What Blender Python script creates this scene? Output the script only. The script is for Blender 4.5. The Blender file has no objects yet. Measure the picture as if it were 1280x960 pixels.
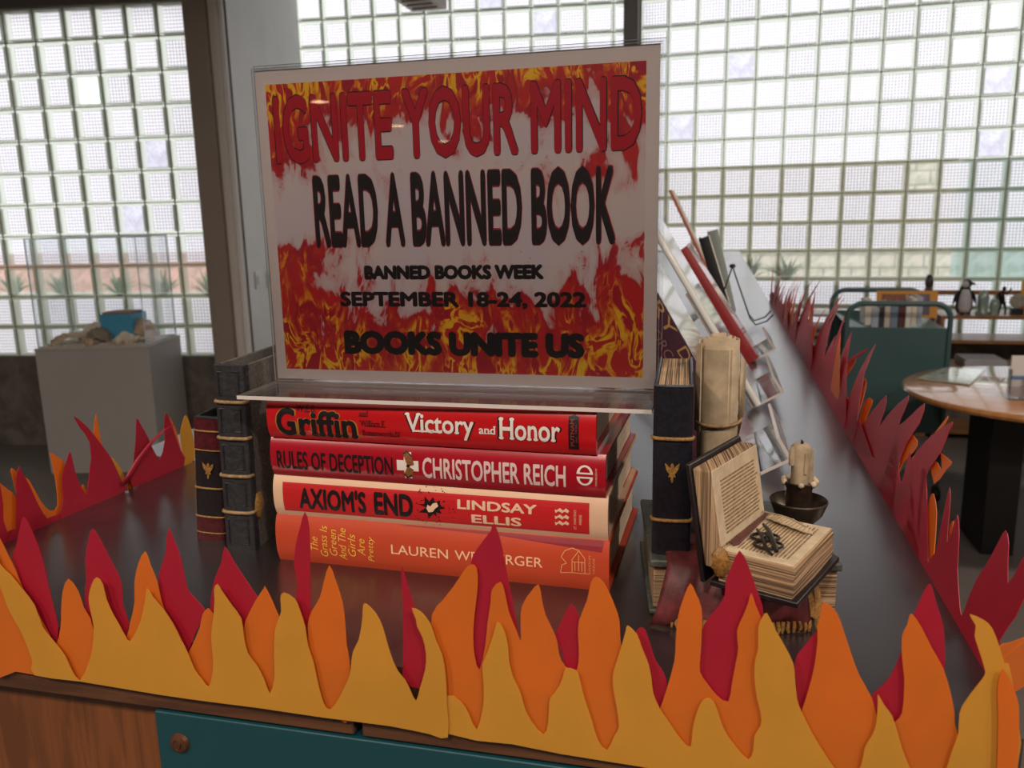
import bpy, bmesh, math, random
from mathutils import Vector, Matrix
from mathutils.geometry import tessellate_polygon
random.seed(7)
C = bpy.context.scene.collection
SC = bpy.context.scene
PI = math.pi

# ------------------------------------------------------------------ camera
CZ = 1.4846                       # eye height; floor is z = 0
TOP = CZ - 0.24                   # counter surface
FPX = 1031.14
YAW, PITCH, ROLL = [math.radians(a) for a in (13.917, 11.465, -1.198)]
cy, sy, cp, sp, cr, sr = math.cos(YAW), math.sin(YAW), math.cos(PITCH), math.sin(PITCH), math.cos(ROLL), math.sin(ROLL)
FW = Vector((-sy*cp, cy*cp, -sp)); r0 = Vector((cy, sy, 0)); u0 = r0.cross(FW)
RT = r0*cr + u0*sr; UP = -r0*sr + u0*cr
CAM = Vector((0, 0, CZ))
cam = bpy.data.cameras.new('camera'); camo = bpy.data.objects.new('camera', cam); C.objects.link(camo)
camo.matrix_world = Matrix(((RT.x, UP.x, -FW.x, 0), (RT.y, UP.y, -FW.y, 0), (RT.z, UP.z, -FW.z, CZ), (0, 0, 0, 1)))
cam.sensor_width = 36; cam.lens = FPX/1280*36; cam.clip_start = 0.02; cam.clip_end = 200
cam.dof.use_dof = True; cam.dof.focus_distance = 0.56; cam.dof.aperture_fstop = 15
SC.camera = camo

# ------------------------------------------------------------------ sky and exposure
SC.view_settings.view_transform = 'Standard'; SC.view_settings.look = 'None'
SC.view_settings.gamma = 1; SC.view_settings.use_curve_mapping = False
SC.view_settings.exposure = 0.0
SC.cycles.use_denoising = True
SC.cycles.max_bounces = 8; SC.cycles.diffuse_bounces = 4; SC.cycles.transparent_max_bounces = 10
SC.cycles.sample_clamp_indirect = 4
w = bpy.data.worlds.new('overcast_sky'); SC.world = w; w.use_nodes = True
bg = w.node_tree.nodes['Background']; bg.inputs[0].default_value = (0.95, 0.94, 1.0, 1); bg.inputs[1].default_value = 2.15
LAMP = 54.0                        # power of one added fill downlight
def hit_z(x, y, z):                # where the sight line of a picture point meets the level z (metres over floor)
    d = FW + RT*((x-640)/FPX) - UP*((y-480)/FPX); return CAM + d*((z-CZ)/d.z)
def hit_y(x, y, Y):
    d = FW + RT*((x-640)/FPX) - UP*((y-480)/FPX); return CAM + d*(Y/d.y)
def hit_plane(x, y, P, n):
    d = FW + RT*((x-640)/FPX) - UP*((y-480)/FPX); return CAM + d*((Vector(P)-CAM).dot(n)/d.dot(n))

# ------------------------------------------------------------------ materials
def lin(v):
    v /= 255.0
    return v/12.92 if v <= 0.04045 else ((v+0.055)/1.055)**2.4
def rgb(r, g, b): return (lin(r), lin(g), lin(b), 1)
MATS = {}
class NT:                          # tiny node builder
    def __init__(s, name):
        s.m = bpy.data.materials.new(name); s.m.use_nodes = True; s.t = s.m.node_tree; s.n = s.t.nodes
        s.p = s.n['Principled BSDF']; s.out = s.n['Material Output']
    def node(s, kind, **kw):
        n = s.n.new(kind)
        for k, v in kw.items():
            if k.startswith('in_'):
                key = k[3:]; key = int(key) if key.isdigit() else key
                s.put(n.inputs[key], v)
            else: setattr(n, k, v)
        return n
    def put(s, sock, v):
        if isinstance(v, bpy.types.NodeSocket): s.t.links.new(v, sock)
        else: sock.default_value = v
    def math(s, op, a, b=0.0, c=0.0, clamp=False):
        n = s.n.new('ShaderNodeMath'); n.operation = op; n.use_clamp = clamp
        s.put(n.inputs[0], a); s.put(n.inputs[1], b); s.put(n.inputs[2], c); return n.outputs[0]
    def mix(s, f, a, b):
        n = s.n.new('ShaderNodeMix'); n.data_type = 'RGBA'; s.put(n.inputs[0], f); s.put(n.inputs[6], a); s.put(n.inputs[7], b); return n.outputs[2]
    def ramp(s, f, lo, hi):
        n = s.n.new('ShaderNodeMapRange'); n.interpolation_type = 'SMOOTHSTEP'; s.put(n.inputs[0], f); n.inputs[1].default_value = lo; n.inputs[2].default_value = hi; return n.outputs[0]
    def coord(s, scale=(1, 1, 1), loc=(0, 0, 0), which='Object'):
        tc = s.node('ShaderNodeTexCoord'); mp = s.node('ShaderNodeMapping'); mp.inputs['Scale'].default_value = scale; mp.inputs['Location'].default_value = loc
        s.t.links.new(tc.outputs[which], mp.inputs[0]); return mp.outputs[0]
    def noise(s, vec, scale=5, detail=3, rough=.5, dist=0.0):
        n = s.node('ShaderNodeTexNoise'); s.put(n.inputs['Vector'], vec); n.inputs['Scale'].default_value = scale
        n.inputs['Detail'].default_value = detail; n.inputs['Roughness'].default_value = rough; n.inputs['Distortion'].default_value = dist; return n.outputs[0]
    def bump(s, h, strength=.3, dist=.001):
        b = s.node('ShaderNodeBump'); s.put(b.inputs['Height'], h); b.inputs['Strength'].default_value = strength; b.inputs['Distance'].default_value = dist
        s.t.links.new(b.outputs[0], s.p.inputs['Normal'])
    def set(s, **kw):
        for k, v in kw.items(): s.put(s.p.inputs[k.replace('_', ' ')], v)
def mat(name, col, rough=.5, metal=0.0, var=0.0, vscale=20, bump=0.0, bscale=200, bdist=.001, stretch=(1, 1, 1), spec=.5, coat=0.0, col2=None):
    if name in MATS: return MATS[name]
    t = NT(name); t.set(Roughness=rough, Metallic=metal, Specular_IOR_Level=spec, Coat_Weight=coat)
    if var or bump: v = t.coord(stretch)
    if var:
        c2 = col2 or tuple(c*(1-var) for c in col[:3])+(1,)
        f = t.ramp(t.noise(v, vscale, 4, .6), .3, .7); t.put(t.p.inputs['Base Color'], t.mix(f, col, c2))
    else: t.set(Base_Color=col)
    if bump: t.bump(t.noise(v, bscale, 3, .6), bump, bdist)
    MATS[name] = t.m; return t.m
def paper(name, col, trans=.35):
    t = NT(name); v = t.coord(); n = t.noise(v, 14, 3, .6); fine = t.noise(v, 900, 2)
    c = t.mix(t.ramp(n, .3, .7), col, tuple(x*.93 for x in col[:3])+(1,))
    t.set(Base_Color=c, Roughness=.45, Specular_IOR_Level=.75); t.bump(fine, .15, .0004)
    tr = t.node('ShaderNodeBsdfTranslucent'); t.put(tr.inputs[0], c)
    mx = t.node('ShaderNodeMixShader'); mx.inputs[0].default_value = trans
    t.t.links.new(t.p.outputs[0], mx.inputs[1]); t.t.links.new(tr.outputs[0], mx.inputs[2]); t.t.links.new(mx.outputs[0], t.out.inputs[0])
    return t.m
def clear_sheet(name, tint=(1, 1, 1, 1), f0=.08, rough=.02, f1=.75):
    t = NT(name); lw = t.node('ShaderNodeLayerWeight'); lw.inputs[0].default_value = .35
    tb = t.node('ShaderNodeBsdfTransparent'); tb.inputs[0].default_value = tint
    g = t.node('ShaderNodeBsdfGlossy'); g.inputs['Roughness'].default_value = rough
    mr = t.node('ShaderNodeMapRange'); t.put(mr.inputs[0], lw.outputs['Fresnel']); mr.inputs[3].default_value = f0*.5; mr.inputs[4].default_value = f1
    mx = t.node('ShaderNodeMixShader'); t.put(mx.inputs[0], mr.outputs[0]); t.t.links.new(tb.outputs[0], mx.inputs[1]); t.t.links.new(g.outputs[0], mx.inputs[2])
    t.t.links.new(mx.outputs[0], t.out.inputs[0]); return t.m
def emit(name, col, s):
    t = NT(name); t.set(Base_Color=col, Emission_Color=col, Emission_Strength=s); return t.m
def wood(name, c1, c2, scale=(1, 12, 12), rough=.35, coat=.2):
    t = NT(name); v = t.coord(scale); n = t.noise(v, 6, 5, .65, 1.0); f2 = t.noise(v, 40, 3, .6)
    f = t.math('ADD', t.ramp(n, .35, .65), t.math('MULTIPLY', f2, .25), clamp=True)
    t.set(Base_Color=t.mix(f, c1, c2), Roughness=rough, Coat_Weight=coat); t.bump(f2, .08, .0005); return t.m

RED = paper('red_paper', rgb(190, 30, 58), .38); ORANGE = paper('orange_paper', rgb(234, 128, 40), .42); YELLOW = paper('yellow_paper', rgb(228, 170, 62), .42)
M_black = mat('matte_black', rgb(22, 22, 24), .5, var=.3)
M_white = mat('white_paint', rgb(236, 234, 234), .6, var=.06, vscale=3, bump=.1, bscale=60)
M_dark = mat('dark_trim', rgb(96, 88, 82), .5, var=.1)

# ------------------------------------------------------------------ object helpers
def props(o, label=None, cat=None, group=None, kind=None):
    if label: o['label'] = label
    if cat: o['category'] = cat
    if group: o['group'] = group
    if kind: o['kind'] = kind
    return o
def thing(name, label, cat, loc=(0, 0, 0), rot=(0, 0, 0), group=None):
    o = bpy.data.objects.new(name, None); C.objects.link(o); o.location = loc; o.rotation_euler = rot; o.empty_display_size = .02
    return props(o, label, cat, group)
class MB:
    def __init__(s): s.v = []; s.f = []; s.mi = []; s.k = 0
    def add(s, vs, fs, k=None):
        n = len(s.v); s.v += [tuple(v) for v in vs]; s.f += [tuple(n+i for i in f) for f in fs]; s.mi += [s.k if k is None else k]*len(fs); return s
    def box(s, x0, x1, y0, y1, z0, z1, M=None, k=None):
        vs = [Vector(p) for p in ((x0,y0,z0),(x1,y0,z0),(x1,y1,z0),(x0,y1,z0),(x0,y0,z1),(x1,y0,z1),(x1,y1,z1),(x0,y1,z1))]
        if M: vs = [M @ v for v in vs]
        return s.add(vs, [(0,3,2,1),(4,5,6,7),(0,1,5,4),(1,2,6,5),(2,3,7,6),(3,0,4,7)], k)
    def tube(s, pts, r, n=8, closed=False, cap=True, k=None):
        pts = [Vector(p) for p in pts]; rs = r if isinstance(r, (list, tuple)) else [r]*len(pts); vs = []; fs = []; m = len(pts); ref = None
        for i, p in enumerate(pts):
            a = pts[(i-1) % m] if (i or closed) else p; b = pts[(i+1) % m] if (i < m-1 or closed) else p
            t = (b-a).normalized()
            if ref is None: ref = Vector((0, 0, 1)) if abs(t.z) < .9 else Vector((1, 0, 0))
            u = (ref - t*ref.dot(t)).normalized(); ref = u; v = t.cross(u)
            vs += [p + (u*math.cos(2*PI*j/n)+v*math.sin(2*PI*j/n))*rs[i] for j in range(n)]
        for i in range(m if closed else m-1):
            for j in range(n):
                a = i*n+j; b = i*n+(j+1) % n; c = ((i+1) % m)*n+(j+1) % n; d = ((i+1) % m)*n+j; fs.append((a, b, c, d))
        if cap and not closed: fs.append(tuple(range(n-1, -1, -1))); fs.append(tuple((m-1)*n+j for j in range(n)))
        return s.add(vs, fs, k)
    def lathe(s, prof, c=(0, 0, 0), n=24, M=None, k=None, wob=None):
        vs = []; fs = []; m = len(prof)
        for i, (r, z) in enumerate(prof):
            for j in range(n):
                a = 2*PI*j/n; rr = r*(wob(i, a) if wob else 1); v = Vector((rr*math.cos(a), rr*math.sin(a), z))
                vs.append((M @ v if M else v)+Vector(c))
        for i in range(m-1):
            for j in range(n): fs.append((i*n+j, i*n+(j+1) % n, (i+1)*n+(j+1) % n, (i+1)*n+j))
        if prof[0][0] > 1e-6: fs.append(tuple(range(n-1, -1, -1)))
        if prof[-1][0] > 1e-6: fs.append(tuple((m-1)*n+j for j in range(n)))
        return s.add(vs, fs, k)
    def prism(s, poly, ext, k=None):      # poly: list of 3-D points (planar), ext: extrusion vector
        n = len(poly); P = [Vector(p) for p in poly]; e = Vector(ext)
        tri = tessellate_polygon([P]); fs = [tuple(t) for t in tri] + [tuple(n+i for i in reversed(t)) for t in tri]
        fs += [(i, (i+1) % n, n+(i+1) % n, n+i) for i in range(n)]
        return s.add(P+[p+e for p in P], fs, k)
    def blob(s, c, r, seg=10, rings=6, rot=None, noise=0.0, k=None):
        R = random.Random(hash(tuple(round(x, 4) for x in c)) & 0xffff); vs = []; fs = []
        for i in range(rings+1):
            th = PI*i/rings
            for j in range(seg):
                ph = 2*PI*j/seg; q = 1+noise*(R.random()-.5) if 0 < i < rings else 1
                v = Vector((r[0]*math.sin(th)*math.cos(ph)*q, r[1]*math.sin(th)*math.sin(ph)*q, r[2]*math.cos(th)*q))
                if rot: v = rot @ v
                vs.append(v+Vector(c))
        for i in range(rings):
            for j in range(seg): fs.append((i*seg+j, (i+1)*seg+j, (i+1)*seg+(j+1) % seg, i*seg+(j+1) % seg))
        return s.add(vs, fs, k)
    def build(s, name, m=None, parent=None, smooth=None, bevel=0, label=None, kind=None, seg=2, solid=0):
        me = bpy.data.meshes.new(name); me.from_pydata(s.v, [], s.f)
        for q in (m if isinstance(m, (list, tuple)) else [m]): me.materials.append(q)
        me.polygons.foreach_set('material_index', s.mi)
        bm = bmesh.new(); bm.from_mesh(me); bmesh.ops.remove_doubles(bm, verts=bm.verts, dist=1e-6); bmesh.ops.recalc_face_normals(bm, faces=bm.faces); bm.to_mesh(me); bm.free()
        o = bpy.data.objects.new(name, me); C.objects.link(o)
        if parent: o.parent = parent
        if smooth is not None: me.shade_smooth(); me.set_sharp_from_angle(angle=math.radians(smooth))
        if bevel:
            b = o.modifiers.new('bevel', 'BEVEL'); b.width = bevel; b.segments = seg; b.limit_method = 'ANGLE'; b.angle_limit = .6
            if smooth is None: me.shade_smooth(); me.set_sharp_from_angle(angle=.9)
        if solid:
            q = o.modifiers.new('thickness', 'SOLIDIFY'); q.thickness = solid; q.offset = 0
        return props(o, label, kind=kind)
def local(o, M):                   # bake nothing, just place a child
    o.matrix_local = M; return o

_fc = {}
def text_me(s, off=0.0, res=3):    # lettering as flat mesh data in the x-y plane
    key = (s, off)
    cu = bpy.data.curves.new('lettering', 'FONT'); cu.body = s; cu.offset = min(off, 0); cu.resolution_u = res; cu.align_x = 'LEFT'
    o = bpy.data.objects.new('tmp_text', cu); C.objects.link(o)
    bpy.context.view_layer.update(); dg = bpy.context.evaluated_depsgraph_get()
    me = bpy.data.meshes.new_from_object(o.evaluated_get(dg)); bpy.data.objects.remove(o)
    vs = [v.co.copy() for v in me.vertices]; fs = [tuple(p.vertices) for p in me.polygons]; bpy.data.meshes.remove(me)
    if off > 0:                    # embolden: the same outline eight times round itself, a hair deeper each time
        base, bf = vs[:], fs[:]
        for k in range(8):
            d = Vector((math.cos(k*PI/4)*off, math.sin(k*PI/4)*off, -(k+1)*6e-6)); m = len(vs); vs = vs+[v+d for v in base]; fs = fs+[tuple(m+i for i in f) for f in bf]
    return vs, fs
def lettering(mb, s, box, off=0.0, slab=False, k=None, rot=0, grow=0.0, italic=0.0):
    """fit the text into box=(u0,u1,v0,v1) of the u-v plane; returns verts as (u,v)"""
    vs, fs = text_me(s, off)
    if slab:
        add = []
        H = max(v.y for v in (vs[:len(vs)//9] if off > 0 else vs)); th = H*.1
        vs = list(vs); n9 = vs[:len(vs)//9] if off > 0 else vs[:]
        for lvl, up in ((0.0, 1), (H, -1), (H*.72, -1)):
            E = sorted(set((round(v.x, 3)) for v in n9 if abs(v.y-lvl) < H*.012))
            if lvl == H*.72: continue
            i = 0
            while i+1 < len(E):
                wd = E[i+1]-E[i]
                if .05 < wd < .45:
                    add.append((E[i]-.055, E[i+1]+.055, lvl, lvl+up*th)); i += 2
                else: i += 1
        for a, b, c, d in add:
            n = len(vs); c, d = min(c, d), max(c, d); vs += [Vector((a, c, 2e-5)), Vector((b, c, 2e-5)), Vector((b, d, 2e-5)), Vector((a, d, 2e-5))]; fs.append((n, n+1, n+2, n+3))
    if italic: vs = [Vector((v.x+italic*v.y, v.y, v.z)) for v in vs]
    if rot == 90: vs = [Vector((-v.y, v.x, v.z)) for v in vs]
    if rot == -90: vs = [Vector((v.y, -v.x, 0)) for v in vs]
    x0 = min(v.x for v in vs); x1 = max(v.x for v in vs); y0 = min(v.y for v in vs); y1 = max(v.y for v in vs)
    u0, u1, v0, v1 = box
    u0 -= grow; u1 += grow; v0 -= grow; v1 += grow
    return [((v.x-x0)/(x1-x0)*(u1-u0)+u0, (v.y-y0)/(y1-y0)*(v1-v0)+v0, v.z) for v in vs], fs
def print_mesh(name, items, mapf, m, parent, cuts=None, label=None):
    """items: list of (uv list, faces); mapf(u,v)->Vector"""
    bm = bmesh.new()
    for uv, fs in items:
        V = [bm.verts.new((q[0], q[1], q[2] if len(q) > 2 else 0)) for q in uv]
        for f in fs:
            try: bm.faces.new([V[i] for i in f])
            except ValueError: pass
    for v in (cuts or []):
        bmesh.ops.bisect_plane(bm, geom=bm.verts[:]+bm.edges[:]+bm.faces[:], plane_co=(0, v, 0), plane_no=(0, 1, 0))
    for v in bm.verts: v.co = mapf(v.co.x, v.co.y)-Vector((0, v.co.z, 0))
    me = bpy.data.meshes.new(name); bm.to_mesh(me); bm.free(); me.materials.append(m)
    o = bpy.data.objects.new(name, me); C.objects.link(o); o.parent = parent
    return props(o, label)
def poly_uv(pts): 
    P = [Vector((a, b, 0)) for a, b in pts]; return pts, [tuple(t) for t in tessellate_polygon([P])]
def disc_uv(cu, cv, r, n=16, ry=None, wob=None):
    return poly_uv([(cu+r*(wob(i) if wob else 1)*math.cos(2*PI*i/n), cv+(ry or r)*(wob(i) if wob else 1)*math.sin(2*PI*i/n)) for i in range(n)])
def crm(pts, n=3, closed=True):    # smooth a polyline through its points
    out = []; m = len(pts); P = [Vector(p) for p in pts]
    for i in range(m if closed else m-1):
        a, b, c, d = [P[(i+k) % m] if closed else P[min(max(i+k, 0), m-1)] for k in (-1, 0, 1, 2)]
        for j in range(n):
            t = j/n; out.append(.5*((2*b)+(c-a)*t+(2*a-5*b+4*c-d)*t*t+(3*b-a-3*c+d)*t*t*t)*1.0)
    if not closed: out.append(P[-1])
    return out

# ================================================================== THE ROOM
BW, BH = .2032, .1985
def frame_of(o, ang):
    a = math.radians(ang); return Vector((o[0], o[1], o[2]+CZ)), Vector((math.cos(a), math.sin(a), 0)), Vector((-math.sin(a), math.cos(a), 0))
GW = {'L': frame_of((-4.3592, 4.5835, 1.128), 6.9575), 'B': frame_of((-3.005, 6.2691, 1.5186), 5.341), 'R': frame_of((.8463, 6.2942, 1.3037), -3.08)}
def on_wall(w_, i, j, d=0.0):      # grid line i (to the right), j (down), d metres into the room
    o, a, n = GW[w_]; return o + a*(i*BW) - Vector((0, 0, j*BH)) - n*d
def cell_of(w_, x, y):
    o, a, n = GW[w_]; P = hit_plane(x, y, o, n); return math.floor((P-o).dot(a)/BW), math.floor((o.z-P.z)/BH)
CEIL = 3.42
def glass_rim():
    t = NT('block_rim_glass'); t.set(Base_Color=rgb(214, 220, 208), Roughness=.18, Specular_IOR_Level=.6)
    tr = t.node('ShaderNodeBsdfTransparent'); tr.inputs[0].default_value = rgb(206, 212, 196)
    mx = t.node('ShaderNodeMixShader'); mx.inputs[0].default_value = .6
    t.t.links.new(t.p.outputs[0], mx.inputs[1]); t.t.links.new(tr.outputs[0], mx.inputs[2]); t.t.links.new(mx.outputs[0], t.out.inputs[0]); return t.m
def glass_pane(name, kind):
    t = NT(name); tc = t.node('ShaderNodeTexCoord'); s_ = t.node('ShaderNodeSeparateXYZ'); t.put(s_.inputs[0], tc.outputs['Object'])
    oi = t.node('ShaderNodeObjectInfo'); rnd = oi.outputs['Random']
    tb = t.node('ShaderNodeBsdfTransparent'); tl = t.node('ShaderNodeBsdfTranslucent'); gl = t.node('ShaderNodeBsdfGlossy'); gl.inputs['Roughness'].default_value = .2
    if kind == 'ribbed':
        nx = t.noise(tc.outputs['Object'], 30, 2)
        gx = t.math('ABSOLUTE', t.math('SINE', t.math('MULTIPLY', t.math('ADD', s_.outputs[0], t.math('MULTIPLY', nx, .004)), PI/.0205)))
        gz = t.math('ABSOLUTE', t.math('SINE', t.math('MULTIPLY', t.math('ADD', s_.outputs[2], t.math('MULTIPLY', nx, .004)), PI/.0205)))
        wgt = t.math('MULTIPLY_ADD', rnd, .45, .3)
        a = t.ramp(gx, .1, .75); b = t.ramp(gz, .1, .75)
        a2 = t.math('MULTIPLY_ADD', t.math('SUBTRACT', 1.0, a), t.math('MULTIPLY', wgt, -1.0), 1.0); b2 = t.math('MULTIPLY_ADD', t.math('SUBTRACT', 1.0, b), -.6, 1.0)
        f = t.math('MULTIPLY', a2, b2)
        c = t.mix(f, rgb(52, 54, 54), (.98, .98, 1, 1)); t.put(tb.inputs[0], c); t.put(tl.inputs[0], c); fac = .8
    elif kind == 'frosted':
        n = t.noise(tc.outputs['Object'], 22, 3, .6, .6); c = t.mix(t.ramp(n, .3, .75), rgb(184, 184, 194), rgb(216, 217, 226)); t.put(tb.inputs[0], c); t.put(tl.inputs[0], c); fac = .6
    else:
        n = t.noise(tc.outputs['Object'], 16, 1); c = t.mix(t.ramp(n, .35, .65), rgb(214, 224, 212), rgb(242, 246, 240)); t.put(tb.inputs[0], c); tl.inputs[0].default_value = (.8, .85, .8, 1); fac = .12
    m1 = t.node('ShaderNodeMixShader'); m1.inputs[0].default_value = fac; m2 = t.node('ShaderNodeMixShader'); m2.inputs[0].default_value = .05
    L = t.t.links.new; L(tb.outputs[0], m1.inputs[1]); L(tl.outputs[0], m1.inputs[2]); L(m1.outputs[0], m2.inputs[1]); L(gl.outputs[0], m2.inputs[2]); L(m2.outputs[0], t.out.inputs[0])
    return t.m
t = NT('block_side_glass'); t.set(Base_Color=rgb(232, 238, 226), Roughness=.3, Specular_IOR_Level=.7); tr = t.node('ShaderNodeBsdfTranslucent'); tr.inputs[0].default_value = rgb(236, 242, 230); tp = t.node('ShaderNodeBsdfTransparent'); tp.inputs[0].default_value = rgb(226, 232, 220)
m1 = t.node('ShaderNodeMixShader'); m1.inputs[0].default_value = .45; m2 = t.node('ShaderNodeMixShader'); m2.inputs[0].default_value = .35
t.t.links.new(t.p.outputs[0], m1.inputs[1]); t.t.links.new(tr.outputs[0], m1.inputs[2]); t.t.links.new(m1.outputs[0], m2.inputs[1]); t.t.links.new(tp.outputs[0], m2.inputs[2]); t.t.links.new(m2.outputs[0], t.out.inputs[0]); SIDEG = t.m
RIM = glass_rim(); PANES = {k: glass_pane('block_pane_'+k, k) for k in ('ribbed', 'frosted', 'clear')}
M_grout = mat('block_grout', rgb(150, 154, 134), .8, var=.1)
def block_mesh(kind):
    me_v = []; b = MB(); hx, hz = BW/2-.0035, BH/2-.0035
    rings = [(hx, hz, -.002), (hx-.006, hz-.006, -.007), (hx-.013, hz-.013, -.003), (hx-.013, hz-.013, .06)]
    for (x, z, y) in rings: me_v += [(-x, y, -z), (x, y, -z), (x, y, z), (-x, y, z)]
    fs = []; mi = []
    for r_ in range(3):
        for j in range(4): fs.append((r_*4+j, r_*4+(j+1) % 4, r_*4+4+(j+1) % 4, r_*4+4+j)); mi.append(2 if r_ == 2 else 0)
    fs.append((12, 13, 14, 15)); mi.append(1)
    me = bpy.data.meshes.new('glass_block_'+kind); me.from_pydata(me_v, [], fs); me.materials.append(RIM); me.materials.append(PANES[kind]); me.materials.append(SIDEG); me.polygons.foreach_set('material_index', mi)
    return me
BLK = {k: block_mesh(k) for k in PANES}
def block_window(name, w_, i0, i1, j0, j1, clear_row, frosted, whites=()):
    o, a, n = GW[w_]; g = MB(); R = Matrix((( a.x, n.x, 0), (a.y, n.y, 0), (0, 0, 1))).to_4x4()
    root = bpy.data.objects.new(name, None); C.objects.link(root); root.location = on_wall(w_, i0, j1); root.rotation_euler = (0, 0, math.atan2(a.y, a.x)); props(root, kind='structure')
    W = (i1-i0)*BW; H = (j1-j0)*BH
    for i in range(i1-i0+1): g.box(i*BW-.0035, i*BW+.0035, .0, .012, 0, H)
    for j in range(j1-j0+1): g.box(0, W, .001, .011, j*BH-.0035, j*BH+.0035)
    g.build('mortar_grid', M_grout, root)
    fz = {cell_of(w_, *p) for p in frosted}; wh = {cell_of(w_, *p) for p in whites}
    for i in range(i0, i1):
        for j in range(j0, j1):
            k = 'frosted' if (i, j) in fz else 'clear' if (j == clear_row or (i, j) in wh) else 'ribbed'
            b = bpy.data.objects.new('glass_block', BLK[k]); C.objects.link(b); b.parent = root; b.location = ((i-i0+.5)*BW, 0, H-(j-j0+.5)*BH)
    return root
block_window('window_1', 'L', -4, 6, -1, 10, 7, [(193, 192), (164, 272)], [(112, 113)])
block_window('window_2', 'B', -1, 12, -2, 12, 9, [(679, 26), (607, 3)])
block_window('window_3', 'R', -7, 13, -3, 11, 8, [(927, 83), (850, 160), (1246, 98), (1245, 178)], [(1154, 218)])
def struct_box(name, pts, z0, z1, depth, m, bevel=0):   # wall slab along a line of floor points, thickness outward
    b = MB()
    for (p, q) in zip(pts[:-1], pts[1:]):
        p = Vector((p[0], p[1], 0)); q = Vector((q[0], q[1], 0)); n = Vector((-(q-p).y, (q-p).x, 0)).normalized()*depth
        b.prism([p+Vector((0, 0, z0)), q+Vector((0, 0, z0)), q+n+Vector((0, 0, z0)), p+n+Vector((0, 0, z0))], (0, 0, z1-z0))
    o = b.build(name, m, bevel=bevel); return props(o, kind='structure')
t = NT('carpet'); v = t.coord(); n1 = t.noise(v, 260, 3, .8); n2 = t.noise(v, 3, 3)
t.set(Base_Color=t.mix(t.math('ADD', t.ramp(n1, .35, .65), t.math('MULTIPLY', n2, .3), clamp=True), rgb(84, 78, 75), rgb(118, 110, 105)), Roughness=.95); t.bump(n1, .5, .004); M_carpet = t.m
t = NT('curb_tile'); v = t.coord(); n1 = t.noise(v, 5, 4, .7, 1.2); t.set(Base_Color=t.mix(t.ramp(n1, .35, .7), rgb(92, 86, 80), rgb(122, 114, 106)), Roughness=.45); t.bump(n1, .1); M_curb = t.m
M_ceil = mat('ceiling_board', rgb(205, 203, 200), .8, var=.06, vscale=2, bump=.3, bscale=120)
M_pillar = mat('pillar_paint', rgb(150, 138, 126), .55, var=.06, vscale=4)
M_trimlight = mat('light_trim_paint', rgb(214, 208, 200), .5, var=.04, vscale=4)
XL, XR_, YB = -9.5, 8.0, -24.0
MB().box(XL, XR_, YB, 6.9, -.1, 0).build('floor', M_carpet, kind='structure')
cl = MB()
cl.prism([(XL, YB, CEIL), (XR_, YB, CEIL), (XR_, 6.0, CEIL), (on_wall('R', -7, 0).x, 6.5, CEIL), (-3.3, 6.35, CEIL), (-3.1, 4.9, CEIL), (XL, 4.15, CEIL)], (0, 0, .15))
cl.build('ceiling', M_ceil, kind='structure')
def P2(w_, i, d=0): p = on_wall(w_, i, 0, d); return (p.x, p.y)
zL = on_wall('L', 0, 10).z
# left window: curb below, beam above, plain wall further left
struct_box('baseboard_left', [P2('L', -4), P2('L', 6)], 0, zL, .12, M_curb, .004)
struct_box('trim_1', [P2('L', -4, .02), P2('L', 6, .02)], on_wall('L', 0, -1).z, CEIL, .14, M_dark)
struct_box('wall_left', [(XL, 4.15), P2('L', -4)], 0, CEIL, .15, M_white)
struct_box('trim_2', [P2('L', 5.98, .06), P2('L', 6.68, .06)], 0, CEIL, .2, M_pillar, .006)
struct_box('trim_3', [P2('L', 6.68, .03), P2('L', 6.95, .03)], 0, CEIL, .17, M_trimlight, .008)
struct_box('trim_4', [P2('L', 6.95, -.01), P2('L', 7.12, -.04)], 0, CEIL, .1, M_dark)
struct_box('wall_back', [P2('L', 7.08, 0), P2('B', -.97, 0)], 0, CEIL, .1, M_white)
zB = on_wall('B', 0, 12).z; zR = on_wall('R', 0, 11).z
struct_box('baseboard_back', [P2('B', -1), P2('B', 12)], 0, zB, .12, M_curb)
struct_box('baseboard_right', [P2('R', -7), P2('R', 13)], 0, zR, .12, M_curb)
struct_box('trim_5', [P2('B', -1), P2('B', 12)], on_wall('B', 0, -2).z, CEIL, .12, M_trimlight)
struct_box('trim_6', [P2('R', -7), P2('R', 13)], on_wall('R', 0, -3).z, CEIL, .12, M_trimlight)
b = MB(); p = on_wall('R', -7.02, 0); b.box(p.x-.105, p.x+.0, p.y-.11, p.y+.16, 0, CEIL); b.build('trim_7', mat('post_paint', rgb(150, 145, 142), .5, var=.05), bevel=.006, kind='structure')
struct_box('wall_right', [P2('R', 13), (XR_, 5.8), (XR_, YB)], 0, CEIL, .15, M_white)
struct_box('wall_front', [(XR_, YB), (XL, YB), (XL, 4.15)], 0, CEIL, .15, M_white)
# light switches on the white return wall
for k, (x, y) in enumerate([(321, 350), (335, 349)]):
    A = Vector((*P2('L', 7.08), 0)); Bq = Vector((*P2('B', -.97), 0)); dv = (Bq-A).normalized(); n = Vector((dv.y, -dv.x, 0))
    if n.x < 0: n = -n
    P = hit_plane(x, y, A, n)
    t_ = thing('light_switch', ['white rocker switch plate on the white wall, nearest the pillar', 'second white rocker switch plate, deeper along the white wall'][k], 'switch', P+n*.001, (0, 0, math.atan2(dv.y, dv.x)), 'switch plates on the white wall')
    MB().box(-.035, .035, -.008, 0, -.058, .058).build('plate', mat('switch_plastic', rgb(225, 224, 220), .4), t_, bevel=.002)
    MB().box(-.014, .014, -.013, -.006, -.03, .03).build('rocker', mat('rocker_plastic', rgb(205, 204, 200), .4), t_, bevel=.0015)

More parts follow.
